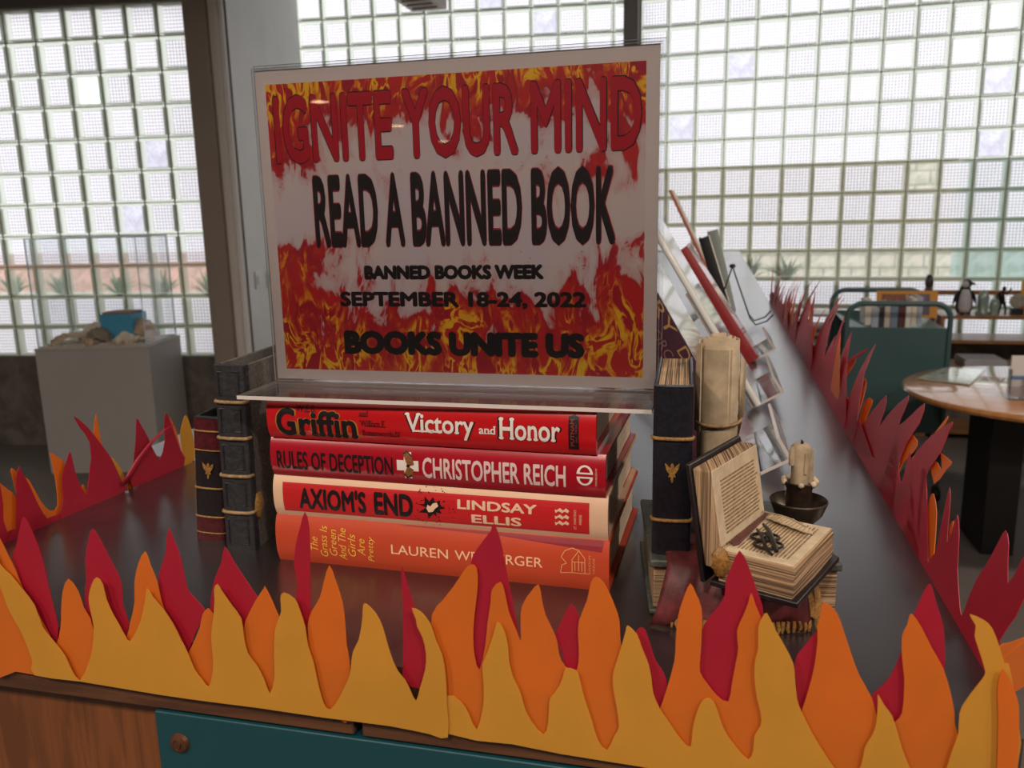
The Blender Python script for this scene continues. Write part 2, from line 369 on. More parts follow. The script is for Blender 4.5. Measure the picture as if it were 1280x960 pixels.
# ------------------------------------------------------------------ outdoors, seen blurred through the clear blocks
M_ground = mat('paving', rgb(170, 165, 155), .9, var=.15, vscale=1)
props(MB().box(-40, 40, 6.95, 40, -.3, -.15).build('ground_outside', M_ground), kind='structure')
t = NT('pale_block_wall'); br = t.node('ShaderNodeTexBrick'); v = t.coord((1, 1, 1)); mp = t.node('ShaderNodeCombineXYZ'); sx = t.node('ShaderNodeSeparateXYZ'); t.put(sx.inputs[0], v); t.put(mp.inputs[0], sx.outputs[0]); t.put(mp.inputs[1], sx.outputs[2]); t.put(br.inputs[0], mp.outputs[0])
br.inputs['Scale'].default_value = 1.4; br.inputs['Color1'].default_value = rgb(236, 228, 214); br.inputs['Color2'].default_value = rgb(228, 218, 202); br.inputs['Mortar'].default_value = rgb(190, 182, 170); t.set(Base_Color=br.outputs[0], Roughness=.9)
props(MB().box(-1.2, 3.0, 12.0, 12.4, -.15, 2.1).build('garden_wall', t.m), 'pale beige block wall beyond the glass blocks, behind the agaves', 'wall')
props(MB().box(-14, -5.6, 13.0, 13.4, -.15, .98).build('garden_wall', mat('pink_stucco', rgb(224, 178, 164), .9, var=.1, vscale=2)), 'low pink stucco wall outside the left glass block window', 'wall')
props(MB().box(3.2, 6.5, 12.5, 15, -.15, 2.1).build('kiosk', mat('pale_teal_panel', rgb(178, 200, 196), .6, var=.05)), 'pale teal cabin outside at the right of the glass wall', 'building')
def agave(x, y, s, label, cat='plant', leafc=rgb(110, 130, 90), n=26):
    b = MB(); R = random.Random(int(x*10))
    for k in range(n):
        a = R.random()*2*PI; el = .5+R.random()*.8; L = s*(.7+.4*R.random()); wd = s*.05
        d = Vector((math.cos(a)*math.cos(el), math.sin(a)*math.cos(el), math.sin(el))); q = Vector((-math.sin(a), math.cos(a), 0))
        m_ = d*L*.5+Vector((0, 0, L*.04)); e = d*L-Vector((0, 0, L*.1))
        b.add([-q*wd, q*wd, m_+q*wd*.9, e, m_-q*wd*.9, m_+Vector((0, 0, -wd*.5))], [(0, 1, 2, 4), (4, 2, 3), (1, 0, 5), (0, 4, 5), (2, 1, 5), (4, 3, 5), (3, 2, 5)])
    o = b.build('agave', mat('agave_leaf', leafc, .6, var=.3, vscale=6)); o.location = (x, y, .55 if cat == 'plant' else 0); return props(o, label, cat, 'agaves outside the glass')
M_bed = mat('bed_stone', rgb(176, 168, 156), .9, var=.15, vscale=4)
props(MB().box(-1.0, 2.2, 7.7, 8.8, -.15, .84).build('ground_bed_right', M_bed), kind='structure'); props(MB().box(-9.6, -5.0, 8.4, 9.6, -.15, .60).build('ground_bed_left', M_bed), kind='structure')
for k, px in enumerate([942, 979]):
    P = hit_y(px, 350, 8.2); o = agave(P.x+.06*k-.03, P.y, .31, ['spiky green agave seen through the clear blocks, left of the pair', 'spiky green agave seen through the clear blocks, right of the pair'][k]); o.location.z = .835
for k, px in enumerate([18, 78, 150, 205, 262]):
    P = hit_y(px, 368, 9.0); o = agave(P.x, P.y, .40, 'grey green shrub outside the left window, %s' % ['at the far left', 'behind the left of the display case', 'above the blue box', 'behind the right of the display case', 'beside the pillar'][k], leafc=rgb(118, 134, 108)); o.name = 'garden_shrub'; o['group'] = 'shrubs outside the left window'; o.location.z = .595

# ------------------------------------------------------------------ ceiling lamps
M_lens = emit('lamp_lens', (1, .62, .38, 1), 9.0); M_ring = mat('lamp_ring', rgb(220, 218, 212), .4)
spots = [(-6.43, -12.05), (-6.6, -15.97), (-6.83, -19.8)]
near = [(-2.0, -1.5), (-.3, -1.8), (1.5, -1.5), (3.4, -1.6), (2.4, 1.8), (-5.2, -1.6)]  # unseen lamps added as fill light for the dim interior
for k, (x, y) in enumerate(spots+near):
    t_ = thing('downlight', 'round ceiling downlight, from the far row mirrored in the sign and the added fill lamps', 'ceiling lamp', (x, y, CEIL), group='round downlights')
    MB().lathe([(.175, -.001), (.175, -.012), (.145, -.016), (.145, -.004)], n=28).build('trim_ring', M_ring, t_, smooth=40)
    MB().lathe([(0, -.010), (.145, -.008)], n=28).build('lens', M_lens, t_)
    if k >= 3:
        ld = bpy.data.lights.new('added_fill', 'AREA'); ld.shape = 'DISK'; ld.size = .28; ld.energy = LAMP; ld.color = (1, .86, .74); lo = bpy.data.objects.new('added_fill', ld); C.objects.link(lo); lo.parent = t_; lo.location = (0, 0, -.03)
# linear fixture whose end hangs in front of the glass
a0 = hit_z(518, 15, 2.85); a1 = hit_z(563, 17, 2.85)
t_ = thing('linear_light_fixture', 'long louvred ceiling light fixture ending near the glass block wall', 'ceiling lamp', ((a0.x+a1.x)/2, a0.y-1.5, 2.85))
wd = (a1-a0).length/2
MB().box(-wd, wd, -1.5, 1.5, 0, .12).build('housing', mat('fixture_paint', rgb(208, 196, 186), .5), t_, bevel=.006)
for k in range(29): MB().box(-wd*.7, wd*.7, -1.4+k*.1, -1.385+k*.1, -.012, -.0005).build('louvre', mat('fixture_louvre', rgb(180, 170, 160), .4), t_)
for y_ in (-1, 1): MB().box(-.01, .01, y_-.01, y_+.01, .12, CEIL-2.85).build('hanger', M_dark, t_)
#@@OBJECTS
# ================================================================== THE COUNTER
t = NT('black_laminate'); v = t.coord(); n1 = t.noise(v, 700, 2, .7); n2 = t.noise(v, 6, 3)
t.set(Base_Color=t.mix(n2, rgb(34, 27, 30), rgb(42, 34, 37)), Roughness=t.math('MULTIPLY_ADD', n2, .06, .29), Specular_IOR_Level=1.0, Coat_Weight=1.0, Coat_Roughness=.25, Coat_IOR=1.6); t.bump(n1, .10, .0005); M_lam = t.m
M_oak = wood('counter_wood', rgb(124, 72, 36), rgb(92, 52, 26), (9, 9, .8), .4)
M_edge = wood('edge_wood', rgb(96, 60, 36), rgb(70, 42, 26), (1, 10, 10), .45)
M_teal = mat('teal_panel', rgb(14, 66, 74), .45, var=.08, vscale=4, bump=.05, bscale=80)
M_bolt = mat('bronze_bolt', rgb(112, 72, 52), .4, .6, var=.2)
FY = .384; XE = .1437
cnt = thing('display_counter', 'long black-topped display counter with wood front and teal panels, under the paper flames', 'counter', (-.19, FY+2.5, 0))
ob = Vector((.19, -FY-2.5, 0))
def lo(o): o.location = ob; return o
b = MB(); b.prism([(-.537, FY, TOP-.022), (XE, FY, TOP-.022), (XE, 5.39, TOP-.022), (-.60, 5.39, TOP-.022), (-.60, .73, TOP-.022), (-.5145, .715, TOP-.022)], (0, 0, .022))
lo(b.build('countertop', M_lam, cnt))
lo(MB().box(-.535, -.1915, FY-.0004, FY+.014, TOP-.046, TOP-.0225).build('edge_board', M_edge, cnt, bevel=.0012))
lo(MB().box(-.1865, XE, FY-.0004, FY+.014, TOP-.046, TOP-.0225).build('edge_board', M_edge, cnt, bevel=.0012))
lo(MB().box(-.53, XE-.01, FY+.012, 5.36, .1, TOP-.0465).build('carcass', M_oak, cnt))
lo(MB().box(-.50, XE-.04, FY+.05, 5.30, 0, .1).build('plinth', M_black, cnt))
for (x0, x1) in ((-.3215, .142),):
    P = MB().box(x0, x1, FY-.001, FY+.0115, TOP-.75, TOP-.0475).build('front_panel', M_teal, cnt, bevel=.001); lo(P)
    for zz in (TOP-.0665, TOP-.7):
        bb = MB(); bb.lathe([(0, .0035), (.0022, .0035), (.0025, .0025), (.0034, .003), (.0055, .002), (.0065, 0)], (0, 0, 0), 20, Matrix.Rotation(PI/2, 3, 'X'))
        o = bb.build('bolt', M_bolt, P, smooth=30); o.location = (-.3055, FY-.0012, zz)

# ================================================================== PAPER FLAMES
def strip(name, polys, m, label, cat='paper flames', group='cut paper flames around the counter', solid=.0004, smooth=2, wave=.0015, **kw):
    outs = [crm(pl, smooth, True) if smooth > 1 else [Vector(p) for p in pl] for pl in polys]
    allp = [p for o in outs for p in o]; c = sum(allp, Vector())/len(allp); c.z = min(p.z for p in allp)
    if len(outs) > 1: root = thing(name, label, cat, c, group=group)
    for out in outs:
        tri = tessellate_polygon([out]); b = MB(); b.add([p-c for p in out], [tuple(t) for t in tri])
        o = b.build(name if len(outs) == 1 else 'flame', m, None if len(outs) == 1 else root, solid=solid)
        if len(outs) == 1: o.location = c; return props(o, label, cat, group)
    return root
def fy(px, y): return [hit_y(a, b, y) for a, b in px]
c5 = lambda l: [(x/3, 640+y/3) for x, y in l]
c6 = lambda l: [(320+x/3, 640+y/3) for x, y in l]
c7 = lambda l: [(640+x/3.2, 660+y/3.2) for x, y in l]
c8 = lambda l: [(940+x/3.2, 660+y/3.2) for x, y in l]
yA = c5([(-60,80),(0,195),(40,235),(85,290),(130,350),(160,430),(190,470),(215,500),(245,540),(268,590),(300,632),(335,560),(350,490),(352,430),(340,370),(333,320),(345,270),(362,245),(385,270),(400,330),(425,385),(445,420),(470,465),(485,485),(510,450),(530,400),(545,330),(552,285),(575,320),(610,360),(650,420),(680,480),(705,530),(730,590),(760,630),(782,655),(795,620),(800,560),(792,470),(800,400),(805,330),(803,290),(815,270),(835,300),(870,350),(905,400),(915,470),(930,530),(960,570),(990,625)]) \
   + c6([(52,680),(70,620),(68,540),(70,450),(85,400),(95,370),(92,320),(105,302),(145,325),(165,370),(185,430),(195,500),(215,560),(230,630),(245,690),(262,732),(282,738),(310,700),(335,650),(352,610),(358,560),(365,520),(385,480),(395,430),(400,390),(402,350),(415,345),(450,380),(475,430),(495,500),(515,560),(535,600),(560,630),(580,670),(600,708),(615,660),(635,590),(638,530),(625,470),(605,430),(600,400),(585,360),(620,375),(655,420),(675,480),(700,540),(712,620),(716,720),(720,845),(650,832),(500,802),(250,770),(0,733)]) \
   + c5([(800,713),(600,685),(300,635),(130,612),(122,560),(105,510),(75,440),(30,360),(-10,250),(-60,180)])
YEL = [('yellow cut-paper flame strip taped along the left half of the front edge', [fy(yA, FY-.006)])]
yB = c6([(716,690),(770,712),(800,760),(828,815),(850,740),(855,680),(852,620),(850,570),(870,520),(890,460),(905,412),(930,440),(945,500),(950,560),(965,620),(990,670),(1010,740)]) \
   + c7([(80,775),(125,825),(145,780),(150,690),(165,665),(190,630),(205,590),(215,560),(258,570),(270,600),(285,660),(300,710),(320,770),(345,850),(380,888),(410,830),(428,795),(420,720),(405,640),(405,580),(420,530),(440,465),(455,410),(463,390),(500,425),(520,480),(545,540),(558,600),(565,660),(590,720),(630,780),(680,850),(715,875),(722,810),(735,750),(755,700),(778,680),(805,692),(825,740),(850,810),(900,880),(945,925),(965,890),(970,830),(995,790),(995,740),(980,680),(970,600),(972,530),(985,480),(985,400),(1000,360)]) \
   + c8([(60,340),(90,400),(130,470),(165,540),(172,600),(180,680),(195,727),(230,800),(270,870),(330,960),(380,1010),(435,955),(450,880),(480,830),(497,780),(503,700),(504,665),(530,710),(560,750),(580,810),(600,880),(640,975),(700,1040),(760,1000),(780,955),(800,890),(825,820),(830,740),(855,690),(900,630),(930,590),(930,560),(905,480),(890,430),(895,390),(870,345),(930,370),(960,400),(985,460),(1010,540),(1040,600),(1040,1100)]) \
   + [(1100,995),(900,975),(800,958),(700,942),(640,930),(560,917)]
YEL.append(('yellow cut-paper flame strip taped along the right half of the front edge', [fy(yB, FY-.005)]))
for l, p in YEL: strip('yellow_flame_strip', p, YELLOW, l, smooth=2)
oA = c5([(-60,30),(0,100),(30,160),(60,220),(85,285),(130,360),(180,450),(210,500),(228,430),(230,380),(235,300),(257,250),(295,300),(315,360),(340,400),(353,445),(400,500),(450,500),(475,470),(490,410),(505,340),(505,260),(520,190),(545,147),(565,200),(590,260),(605,330),(630,400),(690,530),(705,530),(730,480),(750,430),(760,385),(780,360),(805,390),(850,450),(905,470),(920,410),(960,330),(990,285)]) \
   + c6([(35,282),(60,330),(88,395),(130,470),(180,500),(195,500),(195,420),(210,370),(240,320),(255,260),(275,200),(300,260),(325,340),(335,420),(340,500),(352,570),(352,780),(300,772),(150,752),(0,731)]) + c5([(600,683),(300,633.5),(125,609),(60,598),(-60,583)])
oB = c6([(660,700),(658,500),(660,385),(700,330),(740,280),(780,220),(805,197),(828,210),(832,270),(825,340),(818,400),(815,470),(820,540),(838,592),(860,500),(868,420),(880,340),(885,290),(918,262),(935,310),(950,380),(975,440),(992,482)]) \
   + c7([(36,430),(35,340),(48,295),(75,255),(107,225),(120,290),(135,350),(165,410),(182,460),(190,510),(215,555),(258,572),(268,500),(265,440),(268,370),(300,290),(315,220),(335,195),(365,215),(390,260),(415,320),(430,370),(433,430),(445,500),(500,620),(580,720),(592,722),(620,640),(650,530),(655,450),(665,350),(690,270),(713,222),(735,260),(758,320),(760,400),(755,500),(752,575),(780,620),(820,670),(865,695),(880,620),(895,540),(905,480),(900,410),(925,350),(945,300),(957,260),(975,310),(1000,370)]) \
   + c8([(50,430),(100,600),(190,728),(200,727),(225,650),(250,550),(262,450),(262,400),(275,340),(287,295),(340,340),(370,420),(400,510),(430,590),(480,680),(497,745),(530,800),(572,775),(600,740),(608,650),(608,590),(600,520),(600,430),(620,390),(630,350),(645,348),(680,400),(720,480),(765,560),(795,660),(810,740),(822,825),(900,900),(1050,1000)]) + [(1100,991),(900,971),(800,954),(700,938),(640,926),(560,913)]
strip('orange_flame_strip', [fy(oA, FY-.0035)], ORANGE, 'orange cut-paper flame strip behind the left yellow strip at the front edge')
strip('orange_flame_strip', [fy(oB, FY-.0030)], ORANGE, 'orange cut-paper flame strip behind the right yellow strip at the front edge')
rA = c5([(-60,200),(0,270),(60,300),(75,250),(48,170),(60,130),(75,60),(90,15),(125,80),(155,160),(175,240),(195,330),(220,430),(217,500),(260,540),(330,470),(318,330),(325,250),(320,180),(335,90),(350,63),(380,110),(415,180),(455,260),(462,350),(485,420),(475,480),(540,560),(620,470),(605,330),(595,260),(600,220),(622,150),(625,100),(635,62),(655,110),(675,160),(695,250),(710,300),(765,360),(758,400),(705,530),(740,560),(790,500),(790,375),(790,330),(805,250),(830,190),(843,130),(880,190),(920,250),(960,310),(975,340),(1000,500)]) \
   + c6([(60,480),(140,480),(170,380),(152,330),(155,260),(143,200),(150,120),(165,60),(183,0),(200,60),(203,200),(207,370),(210,480),(260,560),(300,600)]) + c5([(980,690),(600,620),(300,575),(-60,540)])
strip('red_flame_strip', [fy(rA, FY-.0015)], RED, 'deep red cut-paper flame strip at the back of the front edge, left of the books')
rB = [c6([(552,560),(552,400),(548,300),(546,200),(565,260),(590,340),(610,420),(630,480),(645,530),(660,600),(655,690),(612,662),(555,642)]),
      c6([(800,560),(795,300),(805,200),(815,160),(850,110),(880,70),(893,42),(915,100),(930,170),(945,250),(960,320),(980,440),(990,480),(990,600),(840,650)]),
      c7([(180,600),(210,540),(185,460),(175,420),(190,390),(210,345),(237,303),(262,340),(272,380),(290,600)]),
      c7([(480,500),(490,430),(500,408),(515,398),(535,410),(555,470),(575,530),(605,575),(622,635),(600,730),(520,690)]),
      c7([(750,640),(750,575),(755,500),(762,450),(763,400),(780,370),(820,320),(850,270),(855,210),(875,160),(910,90),(945,150),(970,220),(995,290),(1007,362),(1000,560),(900,720)]),
      c8([(200,770),(175,600),(170,540),(185,500),(220,460),(262,412),(300,420),(300,700)]),
      c8([(470,690),(510,640),(555,590),(600,485),(650,340),(690,250),(710,223),(722,240),(740,310),(765,390),(770,470),(770,575),(740,700),(600,820),(500,780)])]
strip('red_flame_strip', [fy(p, FY-.0012+.0001*k) for k, p in enumerate(rB)], RED, 'deep red cut-paper flames at the back of the front edge, right half')
# folded corner flames at the right
strip('corner_flame', [[hit_y(a, b_, FY-.002+.05*max(0, (a-1240)/60)) for a, b_ in c8([(980,480),(1040,455),(1100,432),(1160,400),(1150,640),(1088,632),(1040,660),(1000,600)])]], ORANGE, 'bright orange paper flame folded outward round the right front corner')
strip('corner_flame', [[hit_y(a, b_, FY-.0075) for a, b_ in c8([(972,1080),(980,960),(985,760),(982,640),(1000,565),(1022,590),(1050,650),(1068,720),(1066,850),(1060,960),(1060,1090)])]], ORANGE, 'orange paper flame lapped over the yellow strip at the right front corner')
nE = Vector((1, 0, -.32)).normalized(); PE = Vector((XE, 1, TOP))
def fe(px, off=0.0): return [hit_plane(a, b, PE+Vector((off, 0, 0)), nE) for a, b in px]
redE = [[(1058,545),(1066,540),(1076,533),(1092,512),(1108,494),(1105,515),(1098,535),(1112,516),(1136,494),(1131,512),(1123,532),(1138,520),(1156,504),(1149,530),(1132,556),(1122,590),(1116,640),(1111,637),(1085,592)],
 [(1096,612),(1104,600),(1113,565),(1120,549),(1123,580),(1126,604),(1131,590),(1137,565),(1141,596),(1143,640),(1144,670),(1149,700),(1120,655)],
 [(1140,684),(1146,665),(1150,617),(1153,581),(1158,600),(1159,640),(1160,700),(1165,730)],
 [(1133,674),(1138,620),(1140,577),(1150,560),(1163,546),(1176,536),(1191,527),(1186,540),(1176,565),(1166,580),(1156,600),(1150,660),(1148,699)],
 [(1160,722),(1170,690),(1176,660),(1182,630),(1187,609),(1188,625),(1186,650),(1184,678),(1190,665),(1197,643),(1199,670),(1197,710),(1199,745),(1202,770),(1210,750),(1222,722),(1232,708),(1248,678),(1257,663),(1261,680),(1260,729),(1275,705),(1295,672),(1290,720),(1270,770),(1250,800),(1238,858)],
 [(1044,466),(1056,452),(1070,443),(1083,436),(1084,438),(1070,448),(1058,458),(1048,474)]]
strip('red_flame_strip', [fe(p) for p in redE], RED, 'tall red cut-paper flames along the right edge, nearest the front corner', wave=.004)
orE = [[(1107,600),(1109,585),(1116,572),(1121,560),(1118,575),(1111,600),(1108,615)], [(1118,582),(1124,565),(1135,542),(1147,551),(1142,565),(1128,580),(1120,600)], [(1140,572),(1160,552),(1185,520),(1180,532),(1165,548),(1145,575)],
 [(1164,578),(1172,578),(1178,590),(1176,566),(1174,555),(1176,566),(1190,577),(1182,588),(1168,605)], [(1162,720),(1161,680),(1160,640),(1163,622),(1167,617),(1171,640),(1168,690),(1164,725)], [(1186,690),(1187,660),(1192,651),(1191,664),(1188,680),(1186,700)],
 [(1145,690),(1142,640),(1145,600),(1147,640),(1146,680),(1147,698)], [(1056,540),(1060,520),(1069,500),(1078,485),(1079,473),(1083,476),(1076,492),(1070,510),(1066,530),(1062,556)], [(1066,552),(1072,530),(1082,500),(1091,500),(1086,515),(1076,540),(1073,566)],
 [(1040,505),(1046,480),(1056,462),(1070,448),(1064,462),(1052,480),(1046,500),(1044,520)], [(1068,520),(1073,500),(1078,474),(1083,477),(1080,495),(1072,520)]]
strip('orange_flame_strip', [fe(p, .003) for p in orE], ORANGE, 'small orange paper flames woven between the red ones on the right edge')
def spikes(y0, y1, step, hmin, hmax, seed, off=0.0, prob=1.0, lean=.12):
    R = random.Random(seed); out = []; y = y0
    while y < y1:
        wd = step*(.6+.5*R.random()); h = hmin+(hmax-hmin)*R.random(); k = (R.random()-.3)*h*.5; l2 = lean+(R.random()-.3)*.4
        if R.random() < prob:
            x = XE+off; T = TOP
            out.append([Vector((x, y-wd*.75, T)), Vector((x+l2*h*.22, y-wd*.6, T+h*.35)), Vector((x+l2*h*.5, y-wd*.25+k*.3, T+h*.72)), Vector((x+l2*h, y+k, T+h)), Vector((x+l2*h*.5, y+wd*.3+k*.3, T+h*.68)), Vector((x+l2*h*.22, y+wd*.62, T+h*.33)), Vector((x, y+wd*.8, T))])
        y += wd
    return out
strip('red_flame_strip', spikes(.93, 1.65, .075, .07, .125, 3)+[[Vector((XE, .86, TOP)), Vector((XE, 1.65, TOP)), Vector((XE+.006, 1.65, TOP+.035)), Vector((XE+.006, .92, TOP+.03))]], RED, 'red cut-paper flames along the middle of the right counter edge', smooth=2)
strip('red_flame_strip', spikes(1.6, 2.3, .05, .06, .11, 11, lean=.1)+[[Vector((XE, 1.6, TOP)), Vector((XE, 2.3, TOP)), Vector((XE+.006, 2.3, TOP+.03)), Vector((XE+.006, 1.6, TOP+.03))]], RED, 'dense red cut-paper flames at the far end of the right edge, before the cart', smooth=2)
strip('orange_flame_strip', spikes(1.0, 1.9, .055, .06, .115, 17, off=.002, prob=.5), ORANGE, 'orange paper flames mixed into the middle of the right edge', smooth=2)
# left edge
A = Vector((-.530, .4875, TOP)); Bv = Vector((-.514, .711, TOP)); dL = (Bv-A).normalized(); nL = Vector((dL.y, -dL.x, 0))
def fl(px, off=0.0): return [hit_plane(a, b, A-nL*off, nL) for a, b in px]
redL = [[(-40,700),(-30,560),(0,605),(4,650),(8,678)], [(8,678),(19.5,660),(20.5,612),(20,597),(24,583),(28,591),(37,607),(45,625),(54,642),(62,655),(40,665)], [(76,649),(79,625),(77.5,597),(82,580),(87,564),(91,577),(96,597),(105,615),(111,625),(112,634)],
 [(111,634),(111,597),(114,572),(117.5,550),(122,562),(130,577),(140,597),(153,616)], [(120,600),(112,553),(100,535),(92,520),(105,530),(116,542),(130,560),(140,575),(150,597),(156,615)],
 [(166,609),(167,575),(169.5,550),(170.5,524),(175,529),(185,547),(199,575),(206,550),(205,535),(205.5,522),(207.5,516),(211,522),(217.5,540),(225,562),(229.5,582)], [(0,684),(0,668),(40,655),(80,640),(120,622),(155,606),(154,615),(80,648)]]
strip('red_flame_strip', [fl(p, .0002*k) for k, p in enumerate(redL)], RED, 'deep red cut-paper flames standing along the left counter edge')
b = MB(); pts = fl([(154,606),(160,592),(168,573),(180,553),(192,538),(203,529.5)]); wv = [.004, .0045, .004, .003, .002, .0004]
for i, p in enumerate(pts): b.v += [tuple(p+nL*.012*i/5-dL*wv[i]), tuple(p+nL*(.012*i/5+.002)+dL*wv[i]*.6)]; 
for i in range(5): b.f.append((2*i, 2*i+1, 2*i+3, 2*i+2)); b.mi.append(0)
props(b.build('curled_flame', RED, None, smooth=60, solid=.0004), 'thin dark red paper flame curling to the right above the left edge', 'paper flames', 'cut paper flames around the counter')
orL = [[(0,640),(0,607),(1,605),(10,612),(20,622),(22,655),(14,668),(0,670)], [(13,588),(21,590),(36,600),(50,625),(62,638),(72,632),(69,600),(64,575),(62.5,565),(70,570),(80,578),(84,600),(80,645),(62,655),(30,640)], [(116,600),(117,575),(116,560),(117,540),(120,518),(123,532),(128,560),(136,588),(141,606)],
 [(98,620),(104,605),(111,625),(112,632)], [(207,560),(208,530),(210,520),(217,530),(222,545),(228,568),(230,581),(215,588)], [(160,612),(160,595),(165,592),(166,609)]]
strip('orange_flame_strip', [fl(p, .0035+.0003*k) for k, p in enumerate(orL)], ORANGE, 'orange cut-paper flames behind the red ones on the left edge')
yeL = [[(138,600),(139,580),(140,572),(147,580),(155,594),(154,614)], [(228,582),(228,565),(225,548),(226,538),(229,525),(232,519),(236,526),(241,545),(243,560),(242,578)], [(160,612),(161,600),(166,595),(166,610)]]
strip('yellow_flame_strip', [fl(p, .005) for p in yeL], YELLOW, 'yellow-orange paper flame tips at the far end of the left edge')

# ================================================================== BOOKS
def pages_mat(name, c1, c2, axis='z', freq=2600):
    t = NT(name); v = t.coord((6, 6, freq) if axis == 'z' else (freq, 6, 6) if axis == 'x' else (6, freq, 6)); n = t.noise(v, 1, 2, .6)
    t.set(Base_Color=t.mix(t.ramp(n, .35, .65), c1, c2), Roughness=.85); t.bump(n, .4, .0004); return t.m
M_pages = pages_mat('page_edges', rgb(232, 216, 190), rgb(196, 176, 148))
M_pages_y = pages_mat('page_edges_across', rgb(232, 216, 190), rgb(206, 188, 160), 'y')
def glossy_jacket(name, col, rough=.28, coat=.5, var=.06):
    t = NT(name); v = t.coord(); n = t.noise(v, 40, 3); t.set(Base_Color=t.mix(n, col, tuple(c*(1-var) for c in col[:3])+(1,)), Roughness=rough, Coat_Weight=coat, Coat_Roughness=.12); t.bump(t.noise(v, 60, 2), .06, .001); return t.m
def hard_book(name, label, L, T, D, jm, loc, rz, board=None, pages=None, group='hardback books in the stack', bulge=.0035):
    t_ = thing(name, label, 'book', loc, (0, 0, rz), group)
    N = 12; c = .0022
    yp = lambda z: bulge*abs(2*z/T-1)**2.6
    prof = [(yp(T*i/N), T*i/N) for i in range(N+1)]
    outer = [(D, 0)] + prof + [(D, T)]
    inner = [(D, T-c), (.006, T-c)] + [(.005, T-c-(T-2*c)*i/4) for i in range(1, 4)] + [(.006, c), (D, c)]
    ring = outer + inner; n = len(ring); b = MB()
    b.add([(x, y, z) for x in (0, L) for y, z in ring], [], 0)
    for i in range(n): b.f.append((i, (i+1) % n, n+(i+1) % n, n+i)); b.mi.append(0)
    tri = tessellate_polygon([[Vector((y, z, 0)) for y, z in ring]]); b.f += [tuple(q) for q in tri] + [tuple(n+i for i in q) for q in tri]; b.mi += [0]*(2*len(tri))
    b.build('cover', jm, t_, smooth=35)
    MB().box(.003, L-.004, .0062, D-.005, c+.0001, T-c-.0001).build('page_block', pages or M_pages, t_)
    if board:   # inner flap edges showing at head and fore-edge
        MB().box(.004, L-.0035, D-.05, D+.0006, c, c+.0006).box(.004, L-.0035, D-.05, D+.0006, T-c-.0006, T-c).build('jacket_flap', board, t_)
    return t_, yp
def spine_text(root, T, L, yp, items, m, name='spine_lettering', lift=.0003, label=None):
    return print_mesh(name, items, lambda u, v: Vector((u*L, yp(max(0, min(T, v*T)))-lift, v*T)), m, root, [k/10 for k in range(1, 10)], label)
ink_black = mat('black_ink', rgb(20, 14, 16), .45); ink_white = mat('white_ink', rgb(226, 214, 206), .5); ink_cream = mat('cream_ink', rgb(226, 190, 160), .6); ink_yellow = mat('gold_ink', rgb(226, 182, 70), .5)
J1 = glossy_jacket('red_jacket', rgb(186, 22, 28)); J2 = glossy_jacket('crimson_jacket', rgb(162, 18, 36)); J3 = glossy_jacket('cream_jacket', rgb(222, 184, 152), .5, .1); J3r = mat('scarlet_panel', rgb(188, 30, 34), .45); J4 = glossy_jacket('orange_cloth', rgb(190, 66, 30), .6, .05, .12); J4b = mat('maroon_board', rgb(140, 20, 36), .5, var=.1)
rz = math.radians(-1.5)
def sb(x, y, zrel): return (x, y, CZ+zrel)
bk4, yp4 = hard_book('hardback_book', 'orange hardback with cursive yellow title, bottom of the stack', .240, .0345, .157, J4, sb(-.3010, .5010, -.24), rz, J4b)
bk3, yp3 = hard_book('hardback_book', 'cream-edged scarlet hardback with black title, second from the bottom of the stack', .2385, .0302, .155, J3, sb(-.3005, .5015, -.2055), rz*.9, J3r)
bk2, yp2 = hard_book('hardback_book', 'crimson hardback with a butterfly on a white cross, second from the top of the stack', .2365, .0278, .155, J2, sb(-.2998, .5005, -.1753), rz*1.1, J2)
bk1, yp1 = hard_book('hardback_book', 'glossy red hardback with big black slab title, top of the stack under the sign', .2300, .0285, .150, J1, sb(-.2990, .4985, -.1475), rz*1.1, J1)
# top
T1, L1 = .0285, .23
spine_text(bk1, T1, L1, yp1, [lettering(None, 'G', (.032, .096, .07, .80), .04, True, grow=.004), lettering(None, 'riffin', (.104, .297, .08, .76), .035, True, grow=.004)], mat('gold_outline', rgb(170, 120, 40), .5), 'title_outline', .0002)
spine_text(bk1, T1, L1, yp1, [lettering(None, 'G', (.032, .096, .08, .79), .035, True), lettering(None, 'riffin', (.104, .297, .09, .75), .03, True), lettering(None, 'W.E.B.', (.100, .166, .70, .87), .0, False), lettering(None, 'and', (.305, .333, .66, .80), 0, True), lettering(None, 'William E.', (.307, .388, .42, .57), 0, True), lettering(None, 'Butterworth IV', (.312, .432, .2, .33), 0, True)], ink_black, 'author_lettering', .0004)
spine_text(bk1, T1, L1, yp1, [lettering(None, 'Victory', (.448, .655, .20, .80), .03, True, grow=.005), lettering(None, 'Honor', (.728, .902, .26, .80), .03, True, grow=.005)], ink_black, 'title_shadow', .0002)
spine_text(bk1, T1, L1, yp1, [lettering(None, 'Victory', (.448, .655, .20, .80), .02, True), lettering(None, 'and', (.670, .719, .38, .58), .02, True), lettering(None, 'Honor', (.728, .902, .27, .79), .02, True)], ink_white, 'title_lettering', .0004)
spine_text(bk1, T1, L1, yp1, [poly_uv([(.925, .13), (.953, .13), (.953, .87), (.94, .91), (.925, .87)])], ink_black, 'imprint_patch', .0003)
spine_text(bk1, T1, L1, yp1, [lettering(None, 'PUTNAM', (.931, .941, .2, .82), .01, True, rot=90), lettering(None, 'est. 1838', (.944, .949, .3, .7), 0, rot=90)], mat('dull_red_ink', rgb(150, 50, 40), .5), 'imprint_lettering', .0005)
